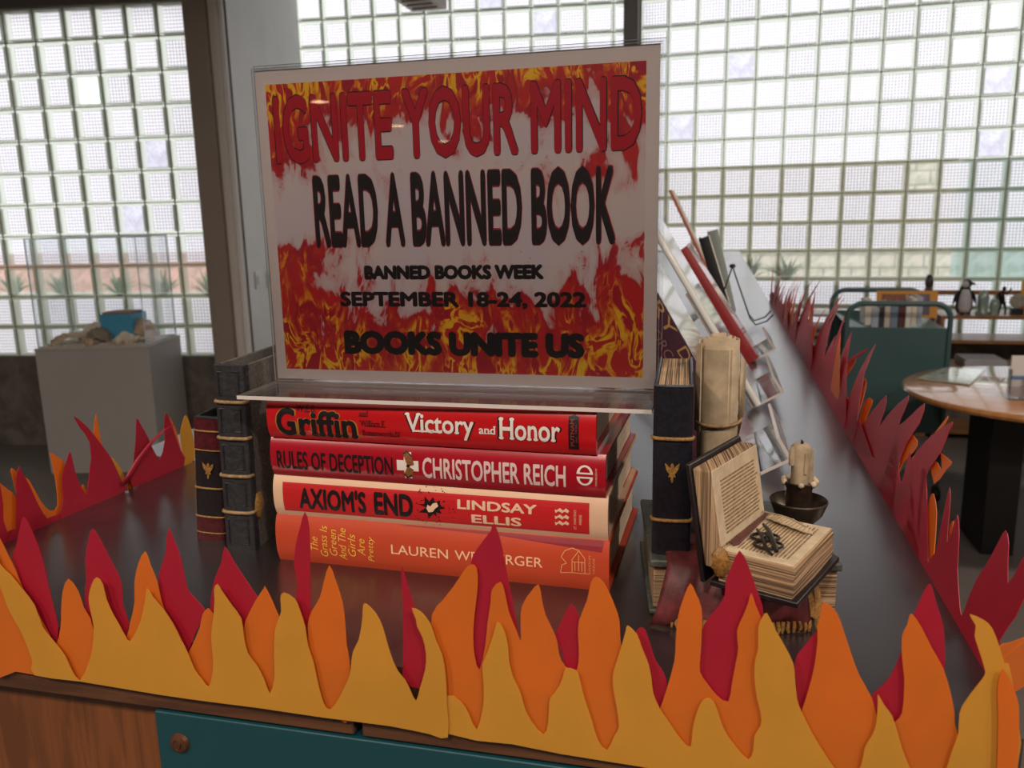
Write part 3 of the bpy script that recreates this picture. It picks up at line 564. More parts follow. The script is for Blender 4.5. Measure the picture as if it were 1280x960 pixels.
# second
T2, L2 = .0278, .2365
spine_text(bk2, T2, L2, yp2, [lettering(None, 'RULES OF DECEPTION', (.022, .392, .20, .68), .02)], ink_black, 'title_lettering')
spine_text(bk2, T2, L2, yp2, [poly_uv([(.405, .36), (.427, .36), (.427, .16), (.449, .16), (.449, .36), (.471, .36), (.471, .62), (.449, .62), (.449, .82), (.427, .82), (.427, .62), (.405, .62)])], ink_white, 'cross_emblem')
wing = [(.438, .48), (.424, .80), (.436, .86), (.452, .74), (.458, .52), (.440, .48), (.456, .40), (.452, .24), (.434, .16), (.426, .26)]
spine_text(bk2, T2, L2, yp2, [poly_uv(wing)], mat('butterfly_print', rgb(150, 96, 50), .5, var=.6, vscale=900), 'butterfly_emblem', .0005)
spine_text(bk2, T2, L2, yp2, [poly_uv([(.434, .46), (.436, .52), (.446, .52), (.444, .46)]), poly_uv([(.424, .80), (.436, .86), (.452, .74), (.450, .72), (.436, .82), (.427, .77)]), poly_uv([(.452, .24), (.434, .16), (.426, .26), (.429, .28), (.436, .2), (.449, .27)])], ink_black, 'butterfly_edges', .0007)
spine_text(bk2, T2, L2, yp2, [lettering(None, 'CHRISTOPHER REICH', (.482, .893, .20, .72), .022)], mat('silver_ink', rgb(214, 190, 186), .4), 'author_lettering')
dd = []
for cv, sg in ((.64, 1), (.40, -1)):
    for ro in (1,):
        o_ = [(.945+.022*math.cos(a)*1.0, cv+.20*sg*abs(math.sin(a))-.08*sg) for a in [PI*k/10 for k in range(11)]]; i_ = [(.945+.014*math.cos(a), cv+.13*sg*abs(math.sin(a))-.055*sg) for a in [PI*k/10 for k in range(10, -1, -1)]]; dd.append(poly_uv(o_+i_))
    dd.append(poly_uv([(.923, cv-.09*sg), (.967, cv-.09*sg), (.967, cv-.05*sg), (.923, cv-.05*sg)]))
spine_text(bk2, T2, L2, yp2, dd, ink_white, 'publisher_mark')
spine_text(bk2, T2, L2, yp2, [lettering(None, 'DOUBLEDAY', (.973, .978, .28, .7), 0, rot=90)], ink_cream, 'imprint_lettering')
# third
T3, L3 = .0302, .2385
spine_text(bk3, T3, L3, yp3, [poly_uv([(.032, .14), (.95, .14), (.95, .84), (.032, .84)])], J3r, 'spine_panel', .00015)
spine_text(bk3, T3, L3, yp3, [lettering(None, "AXIOM'S", (.085, .300, .22, .76), .04), lettering(None, 'END', (.325, .445, .22, .76), .04)], ink_black, 'title_lettering', .0004)
R = random.Random(5); spl = [disc_uv(.502, .50, .030, 26, .20, wob=lambda i: .6+.45*R.random()+.5*(i % 3 == 0))]
for k in range(46):
    a = R.random()*2*PI; q = .75+.9*R.random(); spl.append(disc_uv(.502+.042*q*math.cos(a), .5+.29*q*math.sin(a), .0022*R.random()+.0008, 6, .012*R.random()+.006))
spine_text(bk3, T3, L3, yp3, spl, ink_black, 'ink_splat', .0004)
spine_text(bk3, T3, L3, yp3, [poly_uv([(.486, .47), (.49, .56), (.498, .52), (.506, .60), (.518, .62), (.522, .54), (.512, .48), (.505, .40), (.492, .38)])], ink_cream, 'splat_centre', .0006)
spine_text(bk3, T3, L3, yp3, [lettering(None, 'LINDSAY', (.578, .806, .51, .73), .03), lettering(None, 'ELLIS', (.618, .762, .20, .41), .03)], ink_cream, 'author_lettering', .0004)
wv = []
for r_ in range(3):
    for q in range(2):
        u = .858+q*.017; v = .30+r_*.14; wv.append(poly_uv([(u, v), (u+.008, v+.05), (u+.017, v+.02), (u+.021, v+.07), (u+.012, v+.12), (u+.004, v+.07), (u-.002, v+.08)]))
spine_text(bk3, T3, L3, yp3, wv, ink_cream, 'publisher_mark', .0004)
spine_text(bk3, T3, L3, yp3, [lettering(None, "ST. MARTIN'S", (.908, .915, .24, .68), 0, rot=90), lettering(None, 'PRESS', (.923, .930, .36, .58), 0, rot=90)], ink_cream, 'imprint_lettering', .0004)
# bottom
T4, L4 = .0345, .24
lines = ['The', 'Grass Is', 'Green', 'And The', 'Girls', 'Are', 'Pretty']; us = [.115, .146, .176, .206, .236, .266, .298]; vv = [(.32, .62), (.20, .86), (.24, .80), (.16, .84), (.26, .74), (.30, .66), (.18, .72)]
spine_text(bk4, T4, L4, yp4, [lettering(None, s, (u, u+.024, a, c), -.004, rot=90, italic=.25) for s, u, (a, c) in zip(lines, us, vv)], ink_yellow, 'title_lettering')
spine_text(bk4, T4, L4, yp4, [lettering(None, 'LAUREN', (.372, .545, .40, .60), .006), lettering(None, 'WEISBERGER', (.565, .818, .40, .60), .006)], mat('peach_ink', rgb(238, 190, 150), .5), 'author_lettering')
def line_uv(a, b_, w=.003):
    d = (Vector(b_)-Vector(a)); d = Vector((d.x*7, d.y)).normalized(); nx, ny = -d.y*w, d.x*w*7; return poly_uv([(a[0]-nx, a[1]-ny), (b_[0]-nx, b_[1]-ny), (b_[0]+nx, b_[1]+ny), (a[0]+nx, a[1]+ny)])
hs = [((.90,.36),(.90,.62)),((.90,.62),(.918,.80)),((.918,.80),(.935,.66)),((.935,.66),(.935,.36)),((.90,.36),(.945,.36)),((.908,.40),(.908,.58)),((.918,.40),(.918,.72)),((.927,.40),(.927,.6)),((.90,.58),(.935,.58)),((.868,.34),(.9,.36)),((.868,.34),(.872,.5)),((.872,.5),(.885,.54)),((.885,.54),(.87,.66)),((.87,.66),(.88,.78)),((.88,.78),(.9,.84)),((.9,.84),(.918,.80))]
spine_text(bk4, T4, L4, yp4, [line_uv(a, c, .0012) for a, c in hs], mat('pale_orange_ink', rgb(226, 150, 96), .5), 'house_emblem')
spine_text(bk4, T4, L4, yp4, [lettering(None, 'RANDOM', (.945, .951, .36, .72), 0, rot=90), lettering(None, 'HOUSE', (.956, .962, .38, .68), 0, rot=90)], mat('pale_orange_ink2', rgb(226, 150, 96), .5), 'imprint_lettering')
spine_text(bk4, T4, L4, yp4, [poly_uv([(.40, .985), (.7, .95), (.98, .80), (.985, 1.0), (.42, 1.0)])], J4b, 'maroon_patch', .0002)

# ================================================================== THE SIGN
SY = .545; S0 = hit_y(350, 476, SY); SX0 = -.3145; SX1 = -.0365; SZ0 = CZ-.1145; SZ1 = CZ+.1025
ACR = clear_sheet('acrylic', (.97, .975, .98, 1), .10, .015); ACR_E = mat('acrylic_edge', rgb(214, 206, 200), .15, spec=.8)
def sheet(b, x0, x1, y0, y1, z0, z1): b.box(x0, x1, y0, y1, z0, z1)
sign = thing('sign_holder', 'clear acrylic sign holder standing on the book stack, holding the red banned books poster', 'sign', ((SX0+SX1)/2, SY, SZ0-.004))
def ls(o): o.location = Vector((-(SX0+SX1)/2, -SY, -(SZ0-.004))); return o
def acr_box(name, x0, x1, y0, y1, z0, z1, parent, fn=None, thin='y'):
    b = MB(); b.box(x0, x1, y0, y1, z0, z1)
    b.mi = [1]*6
    for k in ({'y': (2, 4), 'z': (0, 1), 'x': (3, 5)}[thin]): b.mi[k] = 0
    o = b.build(name, [ACR, ACR_E], parent); 
    if fn: fn(o)
    return o
acr_box('front_sheet', SX0-.0015, SX1+.0015, SY-.0022, SY-.0004, SZ0-.001, SZ1+.001, sign, ls)
acr_box('back_sheet', SX0-.0015, SX1+.0035, SY+.0012, SY+.003, SZ0-.001, SZ1+.0035, sign, ls)
acr_box('foot', SX0-.0015, SX1+.0015, SY-.054, SY+.0012, SZ0-.0042, SZ0-.0016, sign, ls, 'z')
# poster, printed paper
PW, PH = SX1-SX0, SZ1-SZ0
t = NT('flame_print'); tc = t.node('ShaderNodeTexCoord'); sp_ = t.node('ShaderNodeSeparateXYZ'); t.put(sp_.inputs[0], tc.outputs['Object']); x, z = sp_.outputs[0], sp_.outputs[2]
warp = t.node('ShaderNodeTexNoise'); t.put(warp.inputs['Vector'], t.coord((26, 1, 16))); warp.inputs['Scale'].default_value = 1; warp.inputs['Detail'].default_value = 2
vm = t.node('ShaderNodeVectorMath'); vm.operation = 'MULTIPLY_ADD'; t.put(vm.inputs[0], warp.outputs['Color']); vm.inputs[1].default_value = (.034, 0, .05); t.put(vm.inputs[2], tc.outputs['Object'])
vs_ = t.node('ShaderNodeMapping'); vs_.inputs['Scale'].default_value = (55, 1, 24); t.put(vs_.inputs[0], vm.outputs[0])
n1 = t.noise(vs_.outputs[0], 1.0, 4, .6); n2 = t.noise(vs_.outputs[0], 2.1, 3, .55, .8); n3 = t.noise(t.coord((14, 1, 14)), 1, 2)
top = t.math('MULTIPLY_ADD', z, 9.5, -1.22)         # rises toward the top edge
topm = t.math('MAXIMUM', top, 0.0)
bot = t.math('MAXIMUM', t.math('MULTIPLY_ADD', z, -9.0, .86), 0.0)
side = t.math('MULTIPLY', t.math('MAXIMUM', t.math('MULTIPLY_ADD', t.math('ABSOLUTE', t.math('SUBTRACT', x, PW/2)), 9.0, -.78), 0.0), t.ramp(t.math('ABSOLUTE', t.math('SUBTRACT', z, .115)), .0, .04))
dens = t.math('ADD', t.math('MAXIMUM', topm, bot), side)
m_ = t.math('ADD', t.math('MULTIPLY', dens, .72), t.math('MULTIPLY', t.math('SUBTRACT', n1, .5), 1.7))
m_ = t.math('ADD', m_, t.math('MULTIPLY', t.math('SUBTRACT', n3, .5), .7))
redm = t.ramp(m_, .26, .34)
ridge = t.math('SUBTRACT', 1.0, t.math('MULTIPLY', t.math('ABSOLUTE', t.math('SUBTRACT', n2, .5)), 9.0), clamp=True)
orm = t.math('MULTIPLY', t.ramp(ridge, .30, .62), t.ramp(m_, .40, .62)); yem = t.math('MULTIPLY', t.ramp(ridge, .52, .85), t.ramp(m_, .48, .70))
paperc = t.mix(t.ramp(n3, .3, .7), rgb(216, 200, 206), rgb(222, 204, 196))
pink = t.ramp(m_, .10, .30)
c = t.mix(t.math('MULTIPLY', pink, .45), paperc, rgb(206, 120, 124)); vr = t.node('ShaderNodeTexVoronoi'); t.put(vr.inputs['Vector'], t.coord((310, 1, 310))); vr.inputs['Scale'].default_value = 1
dots = t.math('MULTIPLY', t.ramp(vr.outputs['Distance'], .22, .14), t.math('MULTIPLY', t.ramp(n1, .5, .62), t.ramp(dens, .02, .15)))
c = t.mix(dots, c, rgb(120, 30, 44)); c = t.mix(redm, c, t.mix(t.ramp(n2, .3, .7), rgb(206, 40, 40), rgb(176, 26, 44))); c = t.mix(orm, c, rgb(236, 112, 34)); c = t.mix(yem, c, rgb(250, 200, 40))
t.set(Base_Color=c, Roughness=.5)
pr0 = hit_y(331, 105, SY-.0001)
paper_o = ls(MB().box(SX0, SX1, SY, SY+.0003, SZ0, SZ1).build('poster_paper', mat('poster_paper', rgb(224, 210, 206), .7), sign))
pa = hit_y(354, 463, SY); pb = hit_y(815, 67, SY); PX0 = SX0+.0075; PX1 = SX1-.0085; PZ0 = SZ0+.0075; PZ1 = SZ1-.0095
pp = MB(); pp.add([(0, 0, 0), (PX1-PX0, 0, 0), (PX1-PX0, 0, PZ1-PZ0), (0, 0, PZ1-PZ0)], [(0, 1, 2, 3)]); po = pp.build('poster_print', t.m, sign); po.location = Vector((PX0-(SX0+SX1)/2, -.00006, PZ0-(SZ0-.004)))
def poster_text(s, tl, tr, bl, br, off, m, name, lift, grow=0.0):
    q = [hit_y(*p, SY) for p in (tl, tr, bl, br)]; u0 = (q[0].x+q[2].x)/2; u1 = (q[1].x+q[3].x)/2; v1 = (q[0].z+q[1].z)/2; v0 = (q[2].z+q[3].z)/2
    c_ = Vector(((SX0+SX1)/2, SY, SZ0-.004))
    return print_mesh(name, [lettering(None, s, (u0, u1, v0, v1), off, grow=grow)], lambda u, v: Vector((u, SY-lift, v))-c_, m, sign)
pblack = mat('poster_black', rgb(30, 22, 26), .5); pred = mat('poster_red', rgb(190, 18, 44), .5); prim = mat('poster_red_rim', rgb(170, 30, 50), .5)
q1 = ((341, 123), (802, 89), (346, 207), (803, 187)); q2 = ((390, 220), (769, 204), (396, 311), (770, 306))
poster_text('IGNITE YOUR MIND', *q1, .037, pblack, 'heading_outline', .00012, .0005); poster_text('IGNITE YOUR MIND', *q1, .024, pred, 'heading_lettering', .00024, -.0002)
poster_text('READ A BANNED BOOK', *q2, .048, prim, 'subheading_outline', .00012, .0004); poster_text('READ A BANNED BOOK', *q2, .033, pblack, 'subheading_lettering', .00024, -.0002)
poster_text('BANNED BOOKS WEEK', (455, 332), (680, 330), (456, 350), (680, 349), .07, pblack, 'week_lettering', .0002)
poster_text('SEPTEMBER 18-24, 2022', (425, 365), (733, 364), (426, 386), (733, 387), .05, pblack, 'date_lettering', .0002)
poster_text('BOOKS UNITE US', (430, 413), (731, 416), (431, 444), (731, 447), .075, pblack, 'slogan_lettering', .0002)
#@@P3
# ================================================================== BOOKENDS
def leather(name, col, rough=.5, b=.5, sc=260):
    t = NT(name); v = t.coord(); n = t.noise(v, sc, 4, .7, .5); n2 = t.noise(v, 30, 3)
    t.set(Base_Color=t.mix(t.ramp(n, .35, .7), tuple(c*.55 for c in col[:3])+(1,), t.mix(n2, col, tuple(min(1, c*1.3) for c in col[:3])+(1,))), Roughness=rough); t.bump(n, b, .0012); return t.m
M_tallsp = leather('charcoal_leather', rgb(46, 46, 49)); M_tallcv = leather('taupe_board', rgb(108, 102, 96), .65, .15, 500); M_rib = leather('tan_rib', rgb(158, 128, 88), .5, .4)
M_navy = leather('navy_leather', rgb(26, 27, 36), .38, .25); M_maroon = leather('maroon_leather', rgb(84, 22, 30), .4, .3); M_goldrub = leather('rubbed_gold', rgb(160, 116, 56), .45, .4, 500); M_blk = leather('worn_black_leather', rgb(30, 24, 26), .4, .3)
M_oldpage = pages_mat('old_pages', rgb(180, 150, 114), rgb(76, 52, 34), 'x', 1300); M_oldpage_z = pages_mat('old_pages_flat', rgb(184, 154, 118), rgb(76, 52, 34), 'z', 1300); M_oldpage_y = pages_mat('old_pages_side', rgb(206, 176, 126), rgb(110, 70, 38), 'y', 1300)
M_parch = mat('parchment', rgb(182, 162, 132), .7, var=.35, vscale=60, bump=.2, bscale=300, bdist=.0006); M_parch2 = mat('parchment_light', rgb(206, 186, 156), .7, var=.22, vscale=120, bump=.2, bscale=500, bdist=.0004)
def boxp(name, m, parent, x0, x1, y0, y1, z0, z1, bev=.001, seg=2, jit=0):
    return MB().box(x0, x1, y0, y1, z0, z1).build(name, m, parent, bevel=bev, seg=seg)
def old_book(root, T, D, H, covm, spm, pagem, ribs, name='upright_book', top_in=.004):
    """spine faces -y; x = thickness, z = height; returns the spine part"""
    N = 14; prof = []
    for i in range(N+1):
        a = PI*i/N; prof.append((T/2-T/2*math.cos(a), -.0035*math.sin(a)**.7))
    c = .0022
    poly = [(x, y, 0) for x, y in prof] + [(T, .006, 0), (T-c, .006, 0), (T-c, .003, 0), (c, .003, 0), (c, .006, 0), (0, .006, 0)]
    b = MB(); b.prism([Vector(p) for p in poly], (0, 0, H)); sp = b.build('spine', spm, root, smooth=50)
    b = MB(); b.box(0, c, .005, D, 0, H); b.build('cover_board', covm, root, bevel=.0008)
    b = MB(); b.box(T-c, T, .005, D, 0, H); b.build('cover_board', covm, root, bevel=.0008)
    boxp('page_block', pagem, root, c+.0001, T-c-.0001, .0035, D-.003, .002, H-top_in, .0006)
    for (z, m, w_) in ribs:
        pts = [Vector((x, y-.0006, z)) for x, y in prof]; MB().tube([Vector((-.0004, .002, z))]+pts+[Vector((T+.0004, .002, z))], w_, 8).build('rib', m, sp, smooth=60)
    return sp
lb = thing('bookend', 'antique-look bookend of a tall charcoal book and a short maroon book, left of the stack', 'bookend', (-.3505, .515, TOP), (0, 0, 0), 'antique book bookends')
tb = bpy.data.objects.new('tall_book', None); C.objects.link(tb); tb.parent = lb; tb.location = (0, 0, 0); tb.rotation_euler = (0, math.radians(1.2), math.radians(3)); 
sp = old_book(tb, .0235, .095, .1405, M_tallcv, M_tallsp, M_black, [(.114, M_rib, .0014), (.087, M_rib, .0014), (.0585, M_rib, .0014), (.0305, M_rib, .0014)], 'tall_book', .008)
for z0, z1 in ((.119, .136), (.092, .109), (.064, .082), (.036, .053), (.006, .025)):
    pts = [(.004, -.0033, z0), (.0195, -.0033, z0), (.0195, -.0033, z1), (.004, -.0033, z1)]; MB().tube([Vector(p) for p in pts], .0007, 5, closed=True).build('tooled_frame', M_tallsp, sp)
sb_ = bpy.data.objects.new('short_book', None); C.objects.link(sb_); sb_.parent = lb; sb_.location = (-.0345, .014, 0); sb_.rotation_euler = (0, math.radians(4), math.radians(6))
sp = old_book(sb_, .0235, .07, .098, M_blk, M_blk, M_black, [(.088, M_goldrub, .0008), (.073, M_goldrub, .0006), (.043, M_goldrub, .0009), (.020, M_goldrub, .0008), (.007, M_goldrub, .0006)], 'short_book', .006)
for z0, z1 in ((.0735, .0975), (.0005, .0195)):
    b = MB(); pr = [(.01175-.0121*math.cos(PI*i/12), -.0039*math.sin(PI*i/12)**.7) for i in range(13)]
    b.add([(x, y, z) for z in (z0, z1) for x, y in pr], [(i, i+1, 14+i, 13+i) for i in range(12)]); b.build('maroon_band', M_maroon, sp, smooth=60)
def eagle(parent, cx, cz, y, s, m):
    P = [(0, 1), (.25, .8), (.2, .45), (.55, .75), (1, 1), (.85, .45), (.6, .1), (.35, -.05), (.5, -.4), (.2, -.35), (.15, -.8), (0, -1), (-.15, -.8), (-.2, -.35), (-.5, -.4), (-.35, -.05), (-.6, .1), (-.85, .45), (-1, 1), (-.55, .75), (-.2, .45), (-.25, .8)]
    b = MB(); b.prism([(cx+a*s*.7, y, cz+c*s) for a, c in P], (0, .0008, 0)); b.build('eagle_emblem', m, parent)
eagle(sp, .012, .057, -.0047, .0065, M_goldrub)
MB().blob((.025, .008, .033), (.004, .005, .010), 8, 6, noise=.4).build('gilt_knob', M_goldrub, lb, smooth=60).location = (-.0015, .0, 0)

rbk = thing('bookend', 'sculpted bookend with navy book, rolled parchment, open book and candle, right of the stack', 'bookend', (-.0335, .4715, TOP), (0, 0, math.radians(8)), 'antique book bookends')
RM = Matrix.Translation((-.0335, .4715, TOP)) @ Matrix.Rotation(math.radians(8), 4, 'Z'); RI = RM.inverted()
def W2(x, y, zr): return RI @ Vector((x, y, TOP+zr))
def emp(name, loc=(0, 0, 0), rot=(0, 0, 0)):
    o = bpy.data.objects.new(name, None); C.objects.link(o); o.parent = rbk; o.location = loc; o.rotation_euler = rot; return o
bb = emp('base_book')
boxp('cover_board', leather('grey_green_cover', rgb(78, 82, 74), .5, .3), bb, 0, .1125, 0, .11, .0305, .0355, .0012)
boxp('cover_board', leather('grey_green_cover', rgb(78, 82, 74)), bb, 0, .1125, 0, .11, 0, .0035, .0012)
boxp('page_block', M_oldpage_z, bb, .0025, .1105, .003, .108, .0035, .0305, .0008)
ub = emp('upright_book', W2(-.0335, .4835, .0356), (0, 0, math.radians(-6)))
sp = old_book(ub, .0232, .104, .105, M_navy, M_navy, M_oldpage, [(.0735, M_goldrub, .0012), (.0225, M_goldrub, .0012)], top_in=.001)
eagle(sp, .0116, .0525, -.0044, .0062, M_goldrub)
# rolled parchment
sc_ = emp('scroll'); c0 = W2(.0045, .540, .0); spiral = []
for i in range(90):
    a = i*.24+.6; r = .0042+.0087*i/89; spiral.append(Vector((c0.x+r*math.cos(a), c0.y+r*math.sin(a), 0)))
b = MB(); zt = lambda i: .1600 + .004*(1-i/89) + .0003*math.sin(i*.9); zb = .0365
b.add([(p.x, p.y, zb) for p in spiral]+[(p.x, p.y, zt(i)) for i, p in enumerate(spiral)], [(i, i+1, 91+i, 90+i) for i in range(89)])
b.build('parchment_roll', M_parch, sc_, smooth=60, solid=.0012)
b = MB(); b.lathe([(0, zb), (.0118, zb), (.0118, .155), (0, .1575)], (c0.x, c0.y, 0), 24); b.build('roll_core', M_parch, sc_, smooth=40)
fa = [(c0.x+.0125, c0.y-.003), (c0.x+.0165, c0.y+.002), (c0.x+.0175, c0.y+.008)]
b = MB(); zs = [(.098, .150), (.112, .145), (.116, .138)]; b.add([(x, y, z[0]) for (x, y), z in zip(fa, zs)]+[(x, y, z[1]) for (x, y), z in zip(fa, zs)], [(0, 1, 4, 3), (1, 2, 5, 4)]); b.build('loose_edge', M_parch, sc_, smooth=60, solid=.001)
b = MB(); b.add([(c0.x-.0125, c0.y-.006, .10), (c0.x-.0145, c0.y+.002, .10), (c0.x-.0125, c0.y-.006, .159), (c0.x-.0145, c0.y+.002, .157)], [(0, 1, 3, 2)]); b.build('loose_edge', M_parch, sc_, solid=.001)
cd = []; 
for i in range(40):
    a = 2*PI*i/40; cd.append(Vector((c0.x+.0142*math.cos(a), c0.y+.0142*math.sin(a), .1075+.0015*math.sin(a+.6))))
MB().tube(cd, [.0011+.0002*(i % 2) for i in range(40)], 7, closed=True).build('cord', M_rib, sc_, smooth=60)
# open book
A_ = W2(.0065, .443, 0); hd = (W2(.035, .505, 0)-W2(.008, .443, 0)); hd.z = 0; Lh = hd.length; hd.normalize(); pd = Vector((hd.y, -hd.x, 0))
ob_ = emp('open_book')
def ob_box(name, m, a0, a1, h0, h1, z0, z1, parent=ob_, bev=.0006):   # a: away from hinge, h: along hinge
    P = [A_+pd*a+hd*h for a, h in ((a0, h0), (a1, h0), (a1, h1), (a0, h1))]; b = MB(); b.prism([Vector((p.x, p.y, z0)) for p in P], (0, 0, z1-z0)); return b.build(name, m, parent, bevel=bev)
def ragged_block(name, m, a0, a1, h0, h1, z0, z1, layers=7, seed=1):
    R = random.Random(seed); b = MB(); dz = (z1-z0)/layers
    for k in range(layers):
        j = lambda s=.0006: (R.random()-.5)*2*s
        P = [A_+pd*(a+j())+hd*(h+j()) for a, h in ((a0, h0), ((a0+a1)/2, h0+j()), (a1, h0), (a1, (h0+h1)/2), (a1, h1), (a0, h1))]
        b.prism([Vector((p.x, p.y, z0+k*dz)) for p in P], (0, 0, dz*1.02))
    return b.build(name, m, ob_, bevel=.0003, seg=1, kind='stuff')
ob_box('lower_cover', M_blk, -.004, .045, -.003, Lh+.003, .0358, .0392, bev=.0008)
ragged_block('lower_pages', M_oldpage_z, 0, .0415, 0, Lh, .0392, .0565, 9, 3)
ob_box('lower_page', M_parch2, .002, .0405, .001, Lh-.001, .0565, .0572, bev=.0003)
lean = -.16
def lf(a, h, z): p = A_+pd*(a+lean*z)+hd*h; return Vector((p.x, p.y, .0572+z))
def lf_box(name, m, a0, a1, h0, h1, z0, z1, bev=.0005):
    b = MB(); vs = [lf(a, h, z) for z in (z0, z1) for a, h in ((a0, h0), (a1, h0), (a1, h1), (a0, h1))]
    b.add(vs, [(0, 3, 2, 1), (4, 5, 6, 7), (0, 1, 5, 4), (1, 2, 6, 5), (2, 3, 7, 6), (3, 0, 4, 7)]); return b.build(name, m, ob_, bevel=bev)
lf_box('upper_pages', M_oldpage, -.0105, .0, 0, Lh, -.012, .0440, .0012)
lf_box('upper_cover', M_blk, -.0135, -.0106, -.002, Lh+.003, -.021, .0465, .0008)
lf_box('upper_page', M_parch2, .0, .0006, .001, Lh-.001, .001, .0435, .0002)
# rows of tiny written lines pressed in both pages
b = MB(); R = random.Random(2)
for k in range(15):
    z = .006+k*.0021; h = .010
    while h < Lh-.009:
        w_ = .001+R.random()*.0035; vs = [lf(.00062, h, z), lf(.00062, h+w_, z), lf(.00062, h+w_, z+.0009), lf(.00062, h, z+.0009), lf(.00085, h, z), lf(.00085, h+w_, z), lf(.00085, h+w_, z+.0009), lf(.00085, h, z+.0009)]
        b.add(vs, [(0, 1, 2, 3), (7, 6, 5, 4), (0, 4, 5, 1), (1, 5, 6, 2), (2, 6, 7, 3), (3, 7, 4, 0)]); h += w_+.0007
b.build('script_lines', M_rib, ob_, kind='stuff')
b = MB()
for k in range(14):
    a = .007+k*.0021; h = .008
    while h < Lh-.008:
        w_ = .001+R.random()*.0035; P = [A_+pd*(a+q)+hd*(h+s) for q, s in ((0, 0), (.0009, 0), (.0009, w_), (0, w_))]; b.prism([Vector((p.x, p.y, .05722)) for p in P], (0, 0, .0003)); h += w_+.0007
b.build('script_lines', M_rib, ob_, kind='stuff')
P = [A_+pd*a+hd*h for a, h in ((.0012, .012), (.0045, .008), (.0065, .012), (.0045, .045), (.003, Lh), (.0012, Lh))]
b = MB(); b.prism([Vector((p.x, p.y, .0574)) for p in P], (0, 0, .0010)); b.build('ribbon_marker', leather('brown_ribbon', rgb(104, 52, 48), .5, .1), ob_, bevel=.0003)
gp = A_+hd*-.003; b = MB(); b.blob((gp.x+.002, gp.y, .051), (.0055, .003, .0085), 12, 8, noise=.35); b.build('gilt_corner', M_goldrub, ob_, smooth=50)
# folded spectacles on the page
M_met = mat('dark_pewter', rgb(52, 46, 46), .35, .6, var=.3, vscale=400)
gl_ = emp('spectacles'); o3 = lambda a, h, z: (lambda p: Vector((p.x, p.y, .0572+z)))(A_+pd*a+hd*h)
for k, (a, h) in enumerate(((.0155, .0270), (.0210, .0170))):
    ring = [o3(a+.0078*math.cos(q), h+.0058*math.sin(q), .0020+.0007*math.cos(q)) for q in [2*PI*i/20 for i in range(20)]]
    MB().tube(ring, .0008, 7, closed=True).build('rim', M_met, gl_, smooth=60)
MB().tube([o3(.010, .039, .0045), o3(.0165, .030, .0052), (o3(.024, .016, .0048)), o3(.0295, .0060, .0040)], [.0009, .0014, .0016, .0012], 8).build('folded_arm', M_met, gl_, smooth=60)
MB().tube([o3(.0085, .033, .003), o3(.015, .0235, .0036), o3(.023, .0085, .003), o3(.028, .0035, .0025)], [.0007, .001, .0011, .0008], 8).build('folded_arm', M_met, gl_, smooth=60)
MB().tube([o3(.0165, .0225, .003), o3(.018, .022, .0045), o3(.0195, .0215, .003)], .001, 7).build('bridge', M_met, gl_, smooth=60)
# quill feather
q_ = emp('quill'); b = MB(); n_ = 14; vs = []
for i in range(n_+1):
    t_ = i/n_; a = .006+t_*.030; h = Lh-.008-.014*t_**1.4; wd = .0052*math.sin(PI*min(1, .12+t_*.92))**.6*(1+.12*math.sin(i*2.3)); c_ = o3(a, h, .0035+.001*math.sin(t_*PI)); s_ = (hd*.8+pd*.4).normalized()
    vs += [c_-s_*wd-Vector((0, 0, .0018)), c_, c_+s_*wd*.8-Vector((0, 0, .0018))]
b.add(vs, [f for i in range(n_) for f in ((3*i, 3*i+1, 3*i+4, 3*i+3), (3*i+1, 3*i+2, 3*i+5, 3*i+4))]); b.build('vane', M_parch2, q_, smooth=30, solid=.0012)
MB().tube([o3(.000, Lh-.004, .003)]+[vs[3*i+1]+Vector((0, 0, .0006)) for i in range(0, n_, 3)], .0006, 6).build('shaft', M_parch, q_, smooth=60)
b = MB()
for i in range(2, n_):
    for sg in (0, 2): b.tube([vs[3*i+1]+Vector((0, 0, .0005)), vs[3*i+sg]*1.0+Vector((0, 0, .0008))], .00035, 4)
b.build('barbs', M_rib, q_, kind='stuff')
# candle and holder
cn = emp('candlestick'); c1 = W2(.0585, .556, 0); M_brz = mat('dark_bronze', rgb(74, 60, 48), .4, .5, var=.4, vscale=200)
ch = MB().lathe([(0, .036), (.011, .036), (.0155, .041), (.0188, .050), (.0182, .0508), (.0145, .043), (.0085, .0405), (.0082, .058), (.0105, .0632), (.0098, .0638), (.0068, .0615), (0, .0615)], (c1.x, c1.y, 0), 32)
ch = ch.build('holder', M_brz, cn, smooth=45)
cdl = MB().lathe([(0, .0615), (.0062, .0615), (.0061, .070), (.0060, .082), (.0062, .0865), (.0052, .0888), (.003, .0895), (0, .089)], (c1.x, c1.y, 0), 22, wob=lambda i, a: 1+.05*math.sin(3*a+i)).build('candle', M_parch, cn, smooth=50)
MB().tube([Vector((c1.x, c1.y, .088)), Vector((c1.x+.0005, c1.y, .0905)), Vector((c1.x-.0003, c1.y, .0918))], [.0011, .0009, .0004], 6).build('wick', M_black, cdl)
for a, zt_, zb_, r in ((PI*1.1, .0875, .075, .0024), (-.3, .086, .063, .0019), (PI*.7, .087, .079, .0022), (PI*1.6, .084, .070, .0012), (.4, .086, .0735, .002)):
    p = Vector((c1.x+.0064*math.cos(a), c1.y+.0064*math.sin(a), 0)); MB().tube([p+Vector((0, 0, zt_)), p+Vector((0, 0, (zt_+zb_)/2)), p+Vector((0, 0, zb_))], [r*.6, r, r*.9], 8).build('wax_drip', M_parch, cdl, smooth=60)
